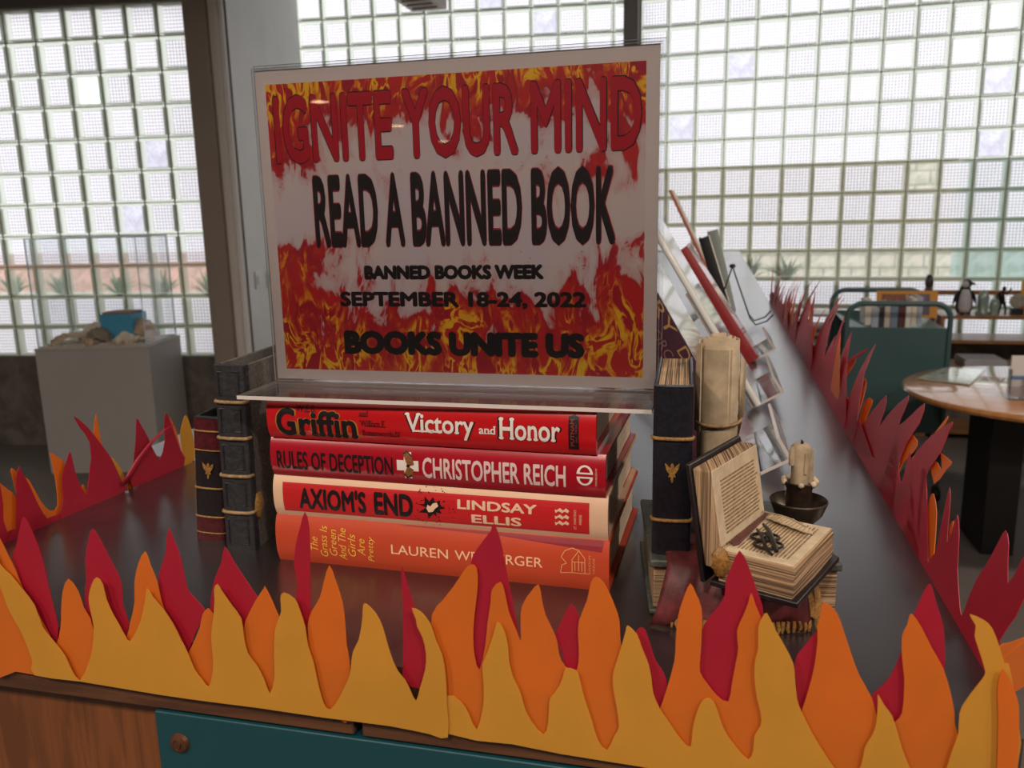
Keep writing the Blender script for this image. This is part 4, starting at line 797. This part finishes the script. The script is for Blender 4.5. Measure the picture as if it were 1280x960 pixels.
for a in (PI*1.02, PI*.85, -.15, .2, PI*1.45, PI*1.75, .9, 2.2):
    MB().blob((c1.x+.0102*math.cos(a), c1.y+.0102*math.sin(a), .0632), (.0021, .0021, .0017+.001*abs(math.cos(a))), 8, 6, noise=.3).build('wax_drip', M_parch2, cdl, smooth=60)
# draped cloth with gilt fringe
rows = [(.038, .0372), (.012, .0372), (.0, .0372), (-.0075, .034), (-.012, .022), (-.014, .009), (-.0135, .0015)]
b = MB(); nc = 30; R = random.Random(4)
for r_, (y, z) in enumerate(rows):
    for i in range(nc+1):
        u = i/nc; x = .010+u*.082-.006*(r_ > 3)*(1-u)*(r_-3)*.6; wv_ = .0018*math.sin(u*21+r_*.6)*(r_ > 2)*(r_-1)*.3+.0009*math.sin(u*47+r_)
        b.v.append((x, y+wv_-.006*math.sin(u*PI)*(r_ > 1), z+.0008*math.sin(u*17)*(r_ > 0)))
for r_ in range(len(rows)-1):
    for i in range(nc): b.f.append((r_*(nc+1)+i, r_*(nc+1)+i+1, (r_+1)*(nc+1)+i+1, (r_+1)*(nc+1)+i)); b.mi.append(0)
b.build('draped_cloth', leather('maroon_cloth', rgb(96, 34, 36), .55, .3, 80), rbk, smooth=70, solid=.002)
b = MB()
for i in range(26):
    u = i/25; x = .012+u*.079; y = -.0155-.006*math.sin(u*PI); b.tube([(x, y, .0075), (x+.0008*math.sin(i*5), y-.001, .004), (x+.0012*math.sin(i*3), y, .0006)], [.0012, .0015, .001], 6)
b.build('fringe', M_goldrub, rbk, smooth=50, kind='stuff')
b = MB()
for i in range(11):
    a = -1.3+i*.2; b.tube([(.0895, -.010, .034), (.0895+.008*math.cos(a)*.6, -.014, .024+.004*math.sin(a)), (.0895+.011*math.cos(a)*.7, -.0165, .010-.004*i*.2)], [.001, .0024, .0012], 6)
b.build('tassel', M_goldrub, rbk, smooth=50, kind='stuff')

# ================================================================== DISPLAYED BOOKS ON EASELS
t = NT('painted_reflection_cover'); v = t.coord(); n = t.noise(v, 22, 5, .7, 2.2); n2 = t.noise(v, 9, 3, .5, 1.0)
refl_streak = t.math('SUBTRACT', 1.0, t.math('MULTIPLY', t.math('ABSOLUTE', t.math('SUBTRACT', n, .5)), 14.0), clamp=True)  # streaks painted into the colour imitate glass blocks mirrored in the cover
cc = t.mix(t.ramp(n2, .35, .7), rgb(226, 228, 222), rgb(204, 212, 208)); cc = t.mix(t.math('MULTIPLY', refl_streak, .55), cc, rgb(128, 136, 126)); t.set(Base_Color=cc, Roughness=.12, Coat_Weight=1.0, Coat_Roughness=.05); t.bump(t.noise(v, 30, 2), .25, .002); M_winrefl = t.m
t = NT('rose_painted_reflection'); v = t.coord(); n = t.noise(v, 22, 5, .7, 2.2); n2 = t.noise(v, 9, 3, .5, 1.0); refl_streak = t.math('SUBTRACT', 1.0, t.math('MULTIPLY', t.math('ABSOLUTE', t.math('SUBTRACT', n, .5)), 14.0), clamp=True); sx = t.node('ShaderNodeSeparateXYZ'); t.put(sx.inputs[0], v)
cc = t.mix(t.math('MULTIPLY', refl_streak, .5), t.mix(t.ramp(n2, .35, .7), rgb(222, 224, 218), rgb(196, 206, 202)), rgb(136, 142, 134)); cc = t.mix(t.math('MULTIPLY', t.ramp(t.math('ADD', sx.outputs[0], t.math('MULTIPLY', n2, .06)), .15, .19), .85), cc, t.mix(t.ramp(n, .35, .65), rgb(196, 140, 150), rgb(206, 186, 190))); t.set(Base_Color=cc, Roughness=.1, Coat_Weight=1.0, Coat_Roughness=.04); t.bump(t.noise(v, 34, 2, .5, 1.5), .3, .002); M_rose_refl = t.m  # pale streaked end is a painted window reflection, rose end the cover's own colour
t = NT('pink_film_cover'); v = t.coord(); n = t.noise(v, 14, 3, .6, 1.5); t.set(Base_Color=t.mix(t.ramp(n, .3, .7), rgb(196, 150, 158), rgb(214, 198, 198)), Roughness=.1, Coat_Weight=1.0, Coat_Roughness=.03); t.bump(t.noise(v, 40, 2, .5, 2), .35, .002); M_pink = t.m
t = NT('plum_spine'); v = t.coord(); n = t.noise(v, 40, 4); t.set(Base_Color=t.mix(n, rgb(96, 58, 70), rgb(66, 40, 62)), Roughness=.3, Coat_Weight=.5); M_plum = t.m
def lean_book(label, px, y, L, T, D, deg, jm, front=None, pages=None, zoff=.008, name='displayed_book', easel=True, elabel=None, n_=1):
    th = math.radians(deg); U = Vector((-math.sin(th), 0, math.cos(th))); N = Vector((math.cos(th), 0, math.sin(th)))
    bf = Vector((px, y, TOP+zoff)); O = bf+U*L-N*T
    root, yp = hard_book(name, label, L, T, D, jm, (0, 0, 0), 0, None, pages, 'books on acrylic easels along the counter')
    root.rotation_euler = (0, 0, 0); root.matrix_world = Matrix(((-U.x, 0, N.x, O.x), (-U.y, 1, N.y, O.y), (-U.z, 0, N.z, O.z), (0, 0, 0, 1)))
    if front: MB().box(.001, L-.001, .006, D-.001, T+.00005, T+.0005).build('front_cover', front, root)
    if easel:
        e = thing('acrylic_easel', elabel, 'book easel', (0, 0, 0), group='acrylic easels under the displayed books'); B0 = bf-N*T
        e.matrix_world = Matrix(((U.x, 0, N.x, B0.x), (0, 1, 0, B0.y), (U.z, 0, N.z, B0.z), (0, 0, 0, 1)))   # local x up the back, y depth, z outward
        y0, y1 = .015, D-.02
        def ab(nm, b, big):
            o = b.build(nm, [ACR, ACR_E], e); return o
        b = MB(); b.box(-.004, L*.62, y0, y1, -.0045, -.0015); b.mi = [0, 0, 1, 1, 1, 1]; ab('back_plate', b, 0)
        b = MB(); b.box(-.004, -.001, y0, y1, -.0015, T+.030); b.mi = [1, 1, 1, 0, 1, 0]; ab('ledge', b, 0)
        b = MB(); b.box(-.001, .020, y0, y1, T+.027, T+.030); b.mi = [0, 0, 1, 1, 1, 1]; ab('lip', b, 0)
        b = MB(); k = L*.5; zz = -(B0.z+U.z*k-TOP-.001)/max(.2, U.z)
        p0 = Vector((U.x*k, 0, U.z*k)); foot = Vector((p0.x-.09, 0, TOP+.0016-B0.z)); inv = e.matrix_world.to_3x3().inverted(); q0 = inv @ p0; q1 = inv @ foot; dq = Vector((0, y1-y0-.03, 0))
        nn = (q1-q0).cross(Vector((0, 1, 0))).normalized()*.003
        b.prism([q0+Vector((0, y0+.015, 0)), q1+Vector((0, y0+.015, 0)), q1+Vector((0, y1-.015, 0)), q0+Vector((0, y1-.015, 0))], nn); b.mi = [0]*len(b.mi); ab('prop_leg', b, 0)
    return root, yp
b1, ypb = lean_book('thick plum book with gold spine lettering and glossy pink cover, nearest on the easels', .0446, .739, .235, .050, .176, 30, M_plum, M_rose_refl, elabel='clear acrylic book easel nearest the candle bookend')
pt = lambda items, m, nm: spine_text(b1, .05, .235, ypb, items, m, nm)
gold = mat('gold_print', rgb(206, 160, 96), .35, .3)
pt([lettering(None, 'RY', (.225, .365, .80, .98), .0), lettering(None, 'D', (.425, .48, .80, .98), .0)], gold, 'title_lettering'); pt([lettering(None, 'ORC', (.315, .44, .56, .72), 0)], mat('dull_rose_print', rgb(150, 104, 100), .4), 'author_lettering')
lean_book('glossy book with window reflection painted on its white cover, second along the easels', .0588, 1.03, .262, .008, .185, 31, mat('pale_gloss', rgb(218, 220, 216), .2, coat=.5), M_winrefl, elabel='clear acrylic book easel second from the candle bookend')
lean_book('book with deep red spine and pale pink cover, leaning third along the easels', .0713, 1.367, .215, .024, .16, 33, mat('deep_red_cloth', rgb(138, 24, 28), .5, var=.15), mat('rose_gloss', rgb(190, 112, 116), .2, coat=.6), elabel='clear acrylic book easel third along, under the red-spined book')
lean_book('black-spined book standing behind the red one', .045, 1.86, .20, .022, .14, 18, M_black, mat('cream_cover', rgb(226, 216, 200), .4), easel=False, zoff=.001)
lean_book('pale grey-green book standing at the far end of the easels', .052, 2.10, .205, .026, .14, 14, mat('grey_green_gloss', rgb(140, 152, 146), .3, coat=.5), mat('grey_green_front', rgb(166, 176, 170), .25, coat=.5), easel=False, zoff=.001)
lean_book('thin tall book with an orange-red edge, farthest of the displayed books', .02, 2.45, .34, .008, .2, 26, mat('brick_edge', rgb(176, 92, 70), .5), mat('tan_cover', rgb(190, 170, 130), .4), easel=False, zoff=.001)
we = thing('wire_easel', 'empty black wire easel standing on the counter behind the red book', 'book easel', (.085, 1.82, TOP))
M_wire = mat('black_wire', rgb(28, 28, 30), .35, .5)
for k, y in enumerate((-.035, .035)):
    MB().tube([(-.050, y*.3, .128), (-.044, y*.5, .110), (-.012, y, .022), (.0, y, .008), (.022, y, .016), (.034, y, .030)], .0016, 7).build('hook_wire', M_wire, we, smooth=60)
MB().tube([(-.050, 0, .128), (-.074, 0, .05), (-.088, 0, .0018), (-.075, .0, .0018)], .0016, 7).build('rear_leg', M_wire, we, smooth=60)
MB().blob((-.050, 0, .128), (.007, .012, .005), 10, 6).build('hinge', M_wire, we, smooth=60)

# ================================================================== SHELL DISPLAY CASE (left background)
zp = CZ-.705; ang = math.radians(13.9)
pd_ = thing('display_pedestal', 'grey-white box pedestal under the glass case, in front of the left glass block window', 'pedestal', (-3.912, 4.025, 0), (0, 0, ang))
M_ped = mat('pedestal_paint', rgb(168, 164, 162), .5, var=.05, vscale=2)
boxp('plinth', M_ped, pd_, 0, .675, 0, .485, 0, zp-.022, .003); boxp('top_board', M_ped, pd_, -.002, .677, -.002, .487, zp-.022, zp-.006, .002)
boxp('sand_bed', mat('pale_sand', rgb(206, 192, 176), .9, var=.3, vscale=60, bump=.6, bscale=80), pd_, .02, .655, .02, .465, zp-.006, zp+.002, .001)
CG = clear_sheet('case_glass', (.985, .992, .995, 1), .03, .01, .22); CE = mat('case_edge', rgb(196, 222, 232), .5, spec=.1); hc = .632
gc = thing('glass_case', 'five-sided clear glass cover standing on the pedestal over the shells', 'display case', (-3.912, 4.025, 0), (0, 0, ang))
for nm, (x0, x1, y0, y1) in {'glass_front': (.015, .66, .014, .020), 'glass_back': (.015, .66, .465, .471), 'glass_left': (.015, .021, .0205, .4645), 'glass_right': (.654, .66, .0205, .4645)}.items():
    b = MB(); b.box(x0, x1, y0, y1, zp-.0055, zp+hc); fr = nm in ('glass_front', 'glass_back'); b.mi = [1, 1, 0, 1, 0, 1] if fr else [1, 1, 1, 0, 1, 0]; b.build(nm, [CG, CE], gc)
b = MB(); b.box(.015, .66, .014, .471, zp+hc+.0005, zp+hc+.006); b.mi = [0, 0, 1, 1, 1, 1]; b.build('glass_top', [CG, CE], gc)
PM = Matrix.Translation((-3.912, 4.025, 0)) @ Matrix.Rotation(ang, 4, 'Z')
def onp(x, y, z): return PM @ Vector((x, y, z))
bx = thing('blue_box', 'small bright blue cube box among shells in the glass case', 'box', onp(.31, .20, zp+.002), (0, 0, ang-.05))
M_blue = mat('blue_paint', rgb(70, 160, 200), .5, var=.06); boxp('carton', M_blue, bx, 0, .20, 0, .19, 0, .165, .002); boxp('gravel_top', mat('shell_gravel', rgb(186, 152, 136), .9, var=.5, vscale=90, bump=1, bscale=90, bdist=.01), bx, .012, .188, .012, .178, .165, .178, .004)
sh_m = [mat('tan_shell', rgb(206, 178, 146), .6, var=.35, vscale=30), mat('ivory_shell', rgb(226, 212, 192), .55, var=.25, vscale=25), mat('grey_shell', rgb(150, 136, 116), .7, var=.4, vscale=30)]
def scallop(x, y, r, tilt, yaw, m, label, wid=1.0):
    r *= 1.25
    b = MB(); n = 21; vs = [(0, 0, 0)]; rings = 6
    for i in range(1, rings+1):
        for j in range(n):
            a = PI*(-.12+1.24*j/(n-1)); q = r*i/rings*(1+.05*(j % 2)*(i > 2)); h = r*.42*math.sin(PI*.5*(1-i/rings))+.012*r*(j % 2)*i
            vs.append((q*math.cos(a)*wid, q*math.sin(a), h-r*.42))
    fs = [(0, 1+j, 2+j) for j in range(n-1)]
    for i in range(rings-1): fs += [(1+i*n+j, 1+(i+1)*n+j, 2+(i+1)*n+j, 2+i*n+j) for j in range(n-1)]
    b.add(vs, fs); o = b.build('seashell', m, None, smooth=30, solid=r*.05); o.location = onp(x, y, zp+.004+r*.42); o.rotation_euler = (math.radians(tilt), 0, ang+yaw); return props(o, label, 'seashell', 'seashells in the glass case')
def conch(x, y, s, yaw, m, label):
    s *= 1.3
    b = MB(); pts = []; rs = []
    for i in range(34):
        a = i*.62; r = s*.34*(i/33)**1.2; pts.append(Vector((s*.8-s*1.3*(i/33)**.9, r*.55*math.cos(a), r*.55*math.sin(a)+s*.30))); rs.append(.004+s*.30*(i/33)**1.3)
    b.tube(pts, rs, 10); o = b.build('seashell', m, None, smooth=50); o.location = onp(x, y, zp); o.rotation_euler = (0, 0, ang+yaw); return props(o, label, 'seashell', 'seashells in the glass case')
scallop(.18, .12, .085, 28, .3, sh_m[0], 'broad tan clam shell propped at the left of the glass case', 1.25)
scallop(.20, .26, .075, 60, -.3, sh_m[1], 'pale round shell standing behind the broad tan clam shell', 1.1)
scallop(.315, .115, .062, 62, .1, sh_m[2], 'grey-brown ribbed scallop standing in front of the blue box')
scallop(.515, .20, .085, 68, -.2, sh_m[0], 'large tan scallop standing right of the blue box', 1.1)
conch(.46, .08, .055, 2.6, sh_m[1], 'small knobbly conch lying before the blue box')
conch(.55, .10, .075, .5, sh_m[1], 'ivory whelk at the right front of the glass case')
conch(.32, .055, .045, 1.4, sh_m[0], 'small spiky shell in front of the ribbed scallop')
b = MB(); R = random.Random(9)
for k in range(70): b.blob((R.uniform(.04, .63), R.uniform(.03, .2), zp+.006), (R.uniform(.004, .012), R.uniform(.004, .01), .005), 6, 4, noise=.4)
o = b.build('shell_fragments', sh_m[1], None, smooth=60); o.matrix_world = PM; props(o, 'loose bits of broken shell strewn over the sand in the glass case', 'shell bits', kind='stuff')

# ================================================================== READING AREA (right background)
M_cart = mat('teal_steel', rgb(66, 96, 98), .38, var=.08, vscale=5); M_cart2 = mat('teal_steel_light', rgb(118, 146, 146), .35)
ca = thing('book_cart', 'teal steel library book cart with rounded tube ends, beyond the round table', 'book cart', (.92, 4.75, 0))
def cx_(o): o.location = (-.92, -4.75, 0); return o
for y, x0, x1, nm in ((4.45, .655, 1.135, 'near'), (5.22, .68, 1.18, 'far')):
    f = []; r = .075; zt2 = 1.02
    f += [(x0, y, .09), (x0, y, zt2-r)] + [(x0+r-r*math.cos(a), y, zt2-r+r*math.sin(a)) for a in [PI/2*i/6 for i in range(1, 7)]] + [(x1-r+r*math.sin(a), y, zt2-r+r*math.cos(a)) for a in [PI/2*i/6 for i in range(0, 6)]] + [(x1, y, zt2-r), (x1, y, .09)]
    cx_(MB().tube(f, .0135, 10).build('tube_frame', M_cart, ca, smooth=60))
    cx_(MB().box(x0+.013, x1-.013, y-.002, y+.004, .36, .90).build('end_panel', M_cart, ca, bevel=.001))
    for x in (x0, x1):
        w_ = MB().lathe([(0, -.014), (.038, -.014), (.042, -.008), (.042, .008), (.038, .014), (0, .014)], (0, 0, 0), 18, Matrix.Rotation(PI/2, 3, 'Y')); w_ = cx_(w_.build('caster', M_black, ca, smooth=40)); w_.location += Vector((x, y, .043))
for z in (.39, .62, .82):
    b = MB(); y0, y1 = 4.458, 5.215
    vs = [(.672, y0, z+.07), (.905, y0, z-.02), (1.12, y0, z+.07), (.695, y1, z+.07), (.925, y1, z-.02), (1.165, y1, z+.07)]
    b.add(vs, [(0, 1, 4, 3), (1, 2, 5, 4)]); cx_(b.build('sloped_shelf', M_cart2, ca, solid=.003))
R = random.Random(12); cols = [rgb(222, 214, 200), rgb(170, 180, 196), rgb(60, 56, 66), rgb(200, 190, 180), rgb(120, 140, 160), rgb(90, 50, 52), rgb(226, 222, 214)]
x = .775
for k in range(9):
    T = R.uniform(.022, .04); h = R.uniform(.10, .15)
    t_ = thing('cart_book', ['white hardback', 'pale blue book', 'dark grey book', 'beige book', 'slate blue book', 'maroon book', 'ivory book'][k % 7]+' standing on the book cart, number %s from the left' % ['one', 'two', 'three', 'four', 'five', 'six', 'seven', 'eight', 'nine'][k], 'book', (x, 4.66, .862+.4*max(0, abs(x+T/2-.905)-.06)), (0, 0, 0), 'books on the teal cart')
    m = mat('cart_book_cloth_%d' % (k % 7), cols[k % 7], .5); MB().box(0, .002, 0, .16, 0, h).box(T-.002, T, 0, .16, 0, h).box(0, T, -.002, 0, 0, h).build('cover', m, t_); MB().box(.002, T-.002, 0, .155, .003, h-.003).build('page_block', M_pages, t_); x += T+.003
pb_ = thing('picture_book', 'orange-bordered picture book standing face-out on top of the cart', 'book', tuple(hit_y(1133, 378, 4.88)), (math.radians(-8), 0, 0)); pb_.location.z = .897
boxp('cover', mat('amber_border', rgb(204, 140, 44), .5), pb_, -.15, .16, 0, .012, 0, .148, .001); boxp('page_block', M_pages, pb_, -.147, .157, .012, .02, .002, .145, .0005)
boxp('left_picture', mat('brown_picture', rgb(150, 92, 66), .5, var=.5, vscale=60), pb_, -.125, .0, -.0008, 0, .015, .13, 0); boxp('right_picture', mat('violet_picture', rgb(120, 104, 120), .5, var=.6, vscale=40), pb_, .008, .12, -.0008, 0, .015, .13, 0)
# round oak table
tc_ = (1.37, 3.78)
M_tab = wood('oak_veneer', rgb(206, 150, 90), rgb(184, 126, 70), (1, 8, 1), .22, .9)
tt = thing('round_table', 'round oak-topped reading table with a black panel leg, right background', 'table', (tc_[0], tc_[1], 0))
MB().lathe([(0, .703), (.548, .703), (.560, .708), (.565, .719), (.560, .730), (.548, .735), (0, .735)], (0, 0, 0), 64).build('tabletop', M_tab, tt, smooth=35)
MB().lathe([(0, .672), (.40, .672), (.40, .7025), (0, .7025)], (0, 0, 0), 40).build('underframe', wood('under_wood', rgb(150, 104, 60), rgb(130, 88, 50)), tt, smooth=35)
boxp('panel_leg', M_black, tt, -.215, -.085, -.02, .30, .0, .672, .004)
q = [hit_z(*p, .7365) for p in ((1146, 474), (1180, 461), (1232, 463), (1212, 482))]; c_ = sum(q, Vector())/4
b = MB(); b.prism([p-c_ for p in q], (0, 0, .006)); mg = b.build('cover', mat('magazine_print', rgb(180, 186, 168), .25, var=.3, vscale=30, coat=.6), None, bevel=.001); t_ = thing('magazine', 'thin pale green magazine lying on the round table', 'magazine', c_); mg.parent = t_
b = MB(); b.prism([(p-c_)*.97+Vector((0, 0, .0061)) for p in q[:4]], (0, 0, .0006)); b.build('front_page', mat('magazine_front', rgb(196, 202, 190), .2, var=.45, vscale=22, coat=.6), t_)
p = hit_z(1273, 500, .7365)
t_ = thing('leaflet_holder', 'clear acrylic leaflet holder with blue-edged cards on the round table', 'holder', p)
for nm, a in {'front_pane': (-.03, .09, -.002, 0, 0, .10), 'back_pane': (-.03, .09, .045, .047, 0, .16), 'side_pane': (-.032, -.03, 0, .047, 0, .12), 'bottom_pane': (-.03, .09, .0, .045, 0, .002)}.items():
    MB().box(*a).build(nm, clear_sheet('holder_acrylic', (.95, .95, .96, 1), .1, .03) if 'HA' not in MATS else MATS['HA'], t_)
boxp('leaflet', mat('leaflet_white', rgb(220, 216, 214), .5), t_, -.026, .085, .036, .044, .004, .17, .0005); boxp('blue_band', mat('blue_print', rgb(86, 132, 184), .5), t_, -.026, .085, .0352, .0359, .075, .09, 0); boxp('leaflet', mat('leaflet_cream', rgb(226, 206, 190), .5), t_, .03, .088, .012, .02, .003, .1, .0005)
# low wooden bookcase below the glass wall
M_shelf = wood('shelf_wood', rgb(170, 124, 80), rgb(140, 98, 60), (1, 8, 8), .4)
bc = thing('low_bookcase', 'low open wooden shelf unit standing against the glass block wall', 'shelf', (1.85, 5.9, 0))
for z in (.06, .48, .655, .81): MB().box(-.42, .65, -.17, .17, z-.022, z).build('shelf_board', M_shelf, bc, bevel=.002)
MB().box(-.46, .65, .12, .17, .915, .945).build('back_rail', M_shelf, bc, bevel=.002)
for x in (-.445, .65): MB().box(x, x+.024, -.17, .17, 0, .81).build('side_panel', M_shelf, bc, bevel=.002)
for x in (-.445, .65): MB().box(x, x+.024, .12, .17, .8105, .914).build('rail_post', M_shelf, bc, bevel=.002)
for k, (x, z, w_, m, lb_) in enumerate(((-.17, .4805, .24, rgb(206, 206, 212), 'stack of white paper on the lower bookcase shelf'), (.22, .4805, .2, rgb(86, 62, 58), 'dark brown folders on the lower bookcase shelf'))):
    t_ = thing('paper_stack', lb_, 'papers', (1.85+x, 5.84, z))
    for j in range(4): boxp('sheet_bundle', mat('bundle_%d' % k, m, .6), t_, -w_/2+.006*(j % 2), w_/2+.004*(j % 3), -.12, .12, .0005+j*.013, .012+j*.013, .001)
# animals and odds on the top shelf
def fig_at(px, py, Y=5.86): p = hit_y(px, py, Y); return p
g0 = hit_y(1206, 392, 5.84); M_pw = mat('plush_white', rgb(196, 194, 200), .8); M_pb = mat('plush_black', rgb(24, 22, 24), .7, bump=.4, bscale=200)
pg = thing('toy_penguin', 'black and white toy penguin looking right on the bookcase top', 'toy', (g0.x-.01, 5.84, .8105), (0, 0, .15)); pg.scale = (.5, .5, .52)
MB().lathe([(0, .0), (.075, .0), (.098, .05), (.1, .14), (.085, .24), (.06, .31), (.045, .34), (.0, .345)], (0, 0, .012), 24).build('body', M_pb, pg, smooth=60)
MB().lathe([(0, .0), (.062, .01), (.082, .06), (.083, .14), (.068, .23), (.045, .29), (0, .31)], (-.008, -.03, .015), 20).build('belly', M_pw, pg, smooth=60)
MB().blob((.02, 0, .375), (.062, .055, .05), 16, 10).build('head', M_pb, pg, smooth=60)
MB().blob((-.01, -.03, .365), (.045, .035, .045), 14, 8).build('cheek', M_pw, pg, smooth=60)
MB().tube([(.06, -.005, .375), (.10, -.01, .37), (.125, -.01, .358)], [.02, .014, .003], 8).build('beak', M_pb, pg, smooth=60)
for sx_ in (-1, 1): MB().tube([(sx_*.075, 0, .28), (sx_*.115, -.01, .2), (sx_*.15, -.01, .10)], [.02, .024, .004], 8).build('wing', M_pb, pg, smooth=60)
for sx_ in (-1, 1): MB().blob((sx_*.04, -.05, .010), (.03, .05, .01), 10, 6).build('foot', M_pb, pg, smooth=60)
gs = thing('glass_figurine', 'frosted grey-green glass figurine beside the toy penguin', 'ornament', (g0.x+.10, 5.84, .8105)); gs.scale = (.8, .8, .7); M_gg = mat('frosted_green_glass', rgb(140, 160, 152), .25, spec=.8)
MB().lathe([(0, 0), (.045, 0), (.045, .02), (.03, .04), (.04, .11), (.042, .16), (.03, .2), (.012, .22), (0, .225)], n=18, wob=lambda i, a: 1+.15*math.sin(4*a+i)).build('figure_body', M_gg, gs, smooth=60)
MB().lathe([(0, 0), (.035, 0), (.03, .03), (.04, .08), (.03, .13), (0, .15)], (.085, 0, 0), 14).build('side_figure', M_gg, gs, smooth=60)
p = hit_y(1252, 392, 5.84); st = thing('bronze_figurine', 'dark bronze dancing figurine with a raised arm on the bookcase top', 'ornament', (p.x, 5.84, .8105)); st.scale = (.65, .65, .70)
sk = [((-.02, 0, .0), .012), ((-.018, 0, .06), .013), ((-.01, 0, .12), .016)]
bz = mat('dark_bronze_cast', rgb(40, 28, 26), .4, .4)
MB().tube([(-.028, 0, 0), (-.022, 0, .055), (-.012, 0, .115)], [.009, .011, .016], 8).tube([(.03, 0, 0), (.03, 0, .05), (.008, 0, .115)], [.009, .011, .016], 8).build('legs_and_hips', bz, st, smooth=60)
MB().tube([(-.003, 0, .105), (-.012, 0, .15), (-.02, 0, .19), (-.008, 0, .215)], [.022, .030, .026, .011], 10).build('torso', bz, st, smooth=60)
MB().blob((.003, 0, .232), (.018, .018, .022), 10, 8).build('head', bz, st, smooth=60)
MB().tube([(.0, 0, .198), (.035, 0, .185), (.055, 0, .215), (.065, 0, .235)], [.012, .009, .008, .01], 8).build('raised_arm', bz, st, smooth=60)
MB().tube([(-.035, 0, .195), (-.055, 0, .16), (-.045, 0, .125)], [.012, .009, .008], 8).build('lowered_arm', bz, st, smooth=60)
p = hit_y(1266, 392, 5.84); ft = thing('fan_ornament', 'pale round ornament on a black base on the bookcase top', 'ornament', (p.x+.02, 5.84, .8105)); ft.scale = (.85, .85, .85)
boxp('base', M_black, ft, -.04, .04, -.03, .03, 0, .045, .003); MB().lathe([(0, -.006), (.05, -.005), (.054, 0), (.05, .005), (0, .006)], (0, 0, .100), 28, Matrix.Rotation(PI/2, 3, 'X'), wob=lambda i, a: 1+.06*math.cos(a*10)).build('disc', mat('fan_ivory', rgb(176, 172, 158), .5, var=.4, vscale=50), ft, smooth=40)
p = hit_y(1276, 385, 5.95); yb = thing('yellow_book', 'yellow and orange board book standing at the right end of the bookcase top', 'book', (p.x+.02, 5.9, .8105)); boxp('cover', mat('yellow_board', rgb(226, 170, 50), .5), yb, -.04, .10, 0, .012, 0, .22, .001); boxp('orange_band', mat('orange_board', rgb(206, 90, 50), .5), yb, -.04, .10, -.001, 0, .03, .11, 0); boxp('page_block', M_pages, yb, -.038, .097, .012, .02, .002, .218, 0)
# statuette behind the cart
p = hit_y(1160, 395, 5.82); pr = thing('robed_statuette', 'brown robed statuette standing behind the book cart', 'ornament', (p.x, 5.86, 0)); pr.scale = (.62, .8, 1)
MB().box(-.075, .05, -.10, .10, 0, .6595).build('stand', M_shelf, pr, bevel=.003)
MB().lathe([(0, .66), (.09, .66), (.085, .72), (.07, .85), (.055, .94), (.03, .985), (.0, .99)], n=20).build('robe', mat('brown_glaze', rgb(120, 84, 76), .4, var=.3), pr, smooth=60); MB().blob((0, 0, 1.015), (.042, .042, .05), 14, 10).build('head', mat('dark_glaze', rgb(74, 64, 66), .4), pr, smooth=60)
# low shelf with magazines, left of the cart
ms = thing('magazine_shelf', 'low white shelf stacked with magazines below the glass wall, left of the cart', 'shelf', (.72, 6.0, 0))
for z in (.35, .60, .80): MB().box(-.35, .28, -.13, .13, z-.02, z).build('shelf_board', mat('white_melamine', rgb(206, 206, 204), .4), ms, bevel=.002)
for x in (-.37, .28): MB().box(x, x+.02, -.13, .13, 0, .80).build('side_panel', M_dark, ms, bevel=.001)
R = random.Random(21)
for k in range(10):
    z = (.3505, .6005)[k//5]+.024*(k % 5); t_ = thing('shelf_magazine', 'magazine in the %s pile, %s from the bottom, on the shelf left of the cart' % (('lower', 'upper')[k//5], ['lowest', 'second', 'third', 'fourth', 'topmost'][k % 5]), 'magazine', (.66+R.uniform(-.02, .02), 5.99, z), (0, 0, R.uniform(-.08, .08)), 'magazines piled under the glass wall'); boxp('cover', mat('mag_%d' % (k % 4), (rgb(90, 76, 84), rgb(150, 140, 140), rgb(70, 62, 70), rgb(176, 150, 140))[k % 4], .4), t_, -.13, .14, -.10, .10, 0, .022, .001)
# office chair beyond the table
oc = thing('office_chair', 'black fabric office chair with grey loop arms at the right edge', 'chair', (2.14, 4.48, 0), (0, 0, .2)); M_fab = mat('black_fabric', rgb(34, 34, 38), .9, bump=.4, bscale=400); M_pl = mat('grey_plastic', rgb(88, 88, 92), .35)
b = MB()
for k in range(5):
    a = 2*PI*k/5+.5; e = Vector((math.cos(a)*.30, math.sin(a)*.30, .085)); MB().tube([(0, 0, .11), (e.x*.5, e.y*.5, .10), tuple(e)], [.028, .024, .018], 8).build('base_spoke', M_pl, oc, smooth=60)
    w_ = MB().lathe([(0, -.022), (.024, -.022), (.03, -.014), (.03, .014), (.024, .022), (0, .022)], (0, 0, 0), 16, Matrix.Rotation(PI/2, 3, 'Y')).build('caster', M_black, oc, smooth=40); w_.location = (e.x, e.y, .031)
MB().tube([(0, 0, .11), (0, 0, .42)], .028, 12).build('gas_lift', M_pl, oc, smooth=60)
MB().box(-.24, .24, -.23, .23, .43, .50).build('seat', M_fab, oc, bevel=.03, seg=4)
MB().box(-.22, .22, .20, .27, .60, 1.02).build('backrest', M_fab, oc, bevel=.03, seg=4)
MB().tube([(0, .1, .42), (0, .30, .46), (0, .29, .66)], .022, 8).build('back_bar', M_pl, oc, smooth=60)
for sx_ in (-1, 1): MB().tube([(sx_*.24, .12, .46), (sx_*.31, .14, .52), (sx_*.31, .12, .68), (sx_*.31, .05, .72), (sx_*.31, -.14, .71), (sx_*.31, -.18, .64), (sx_*.28, -.12, .50), (sx_*.23, -.1, .46)], .020, 8).build('loop_arm', M_pl, oc, smooth=60)
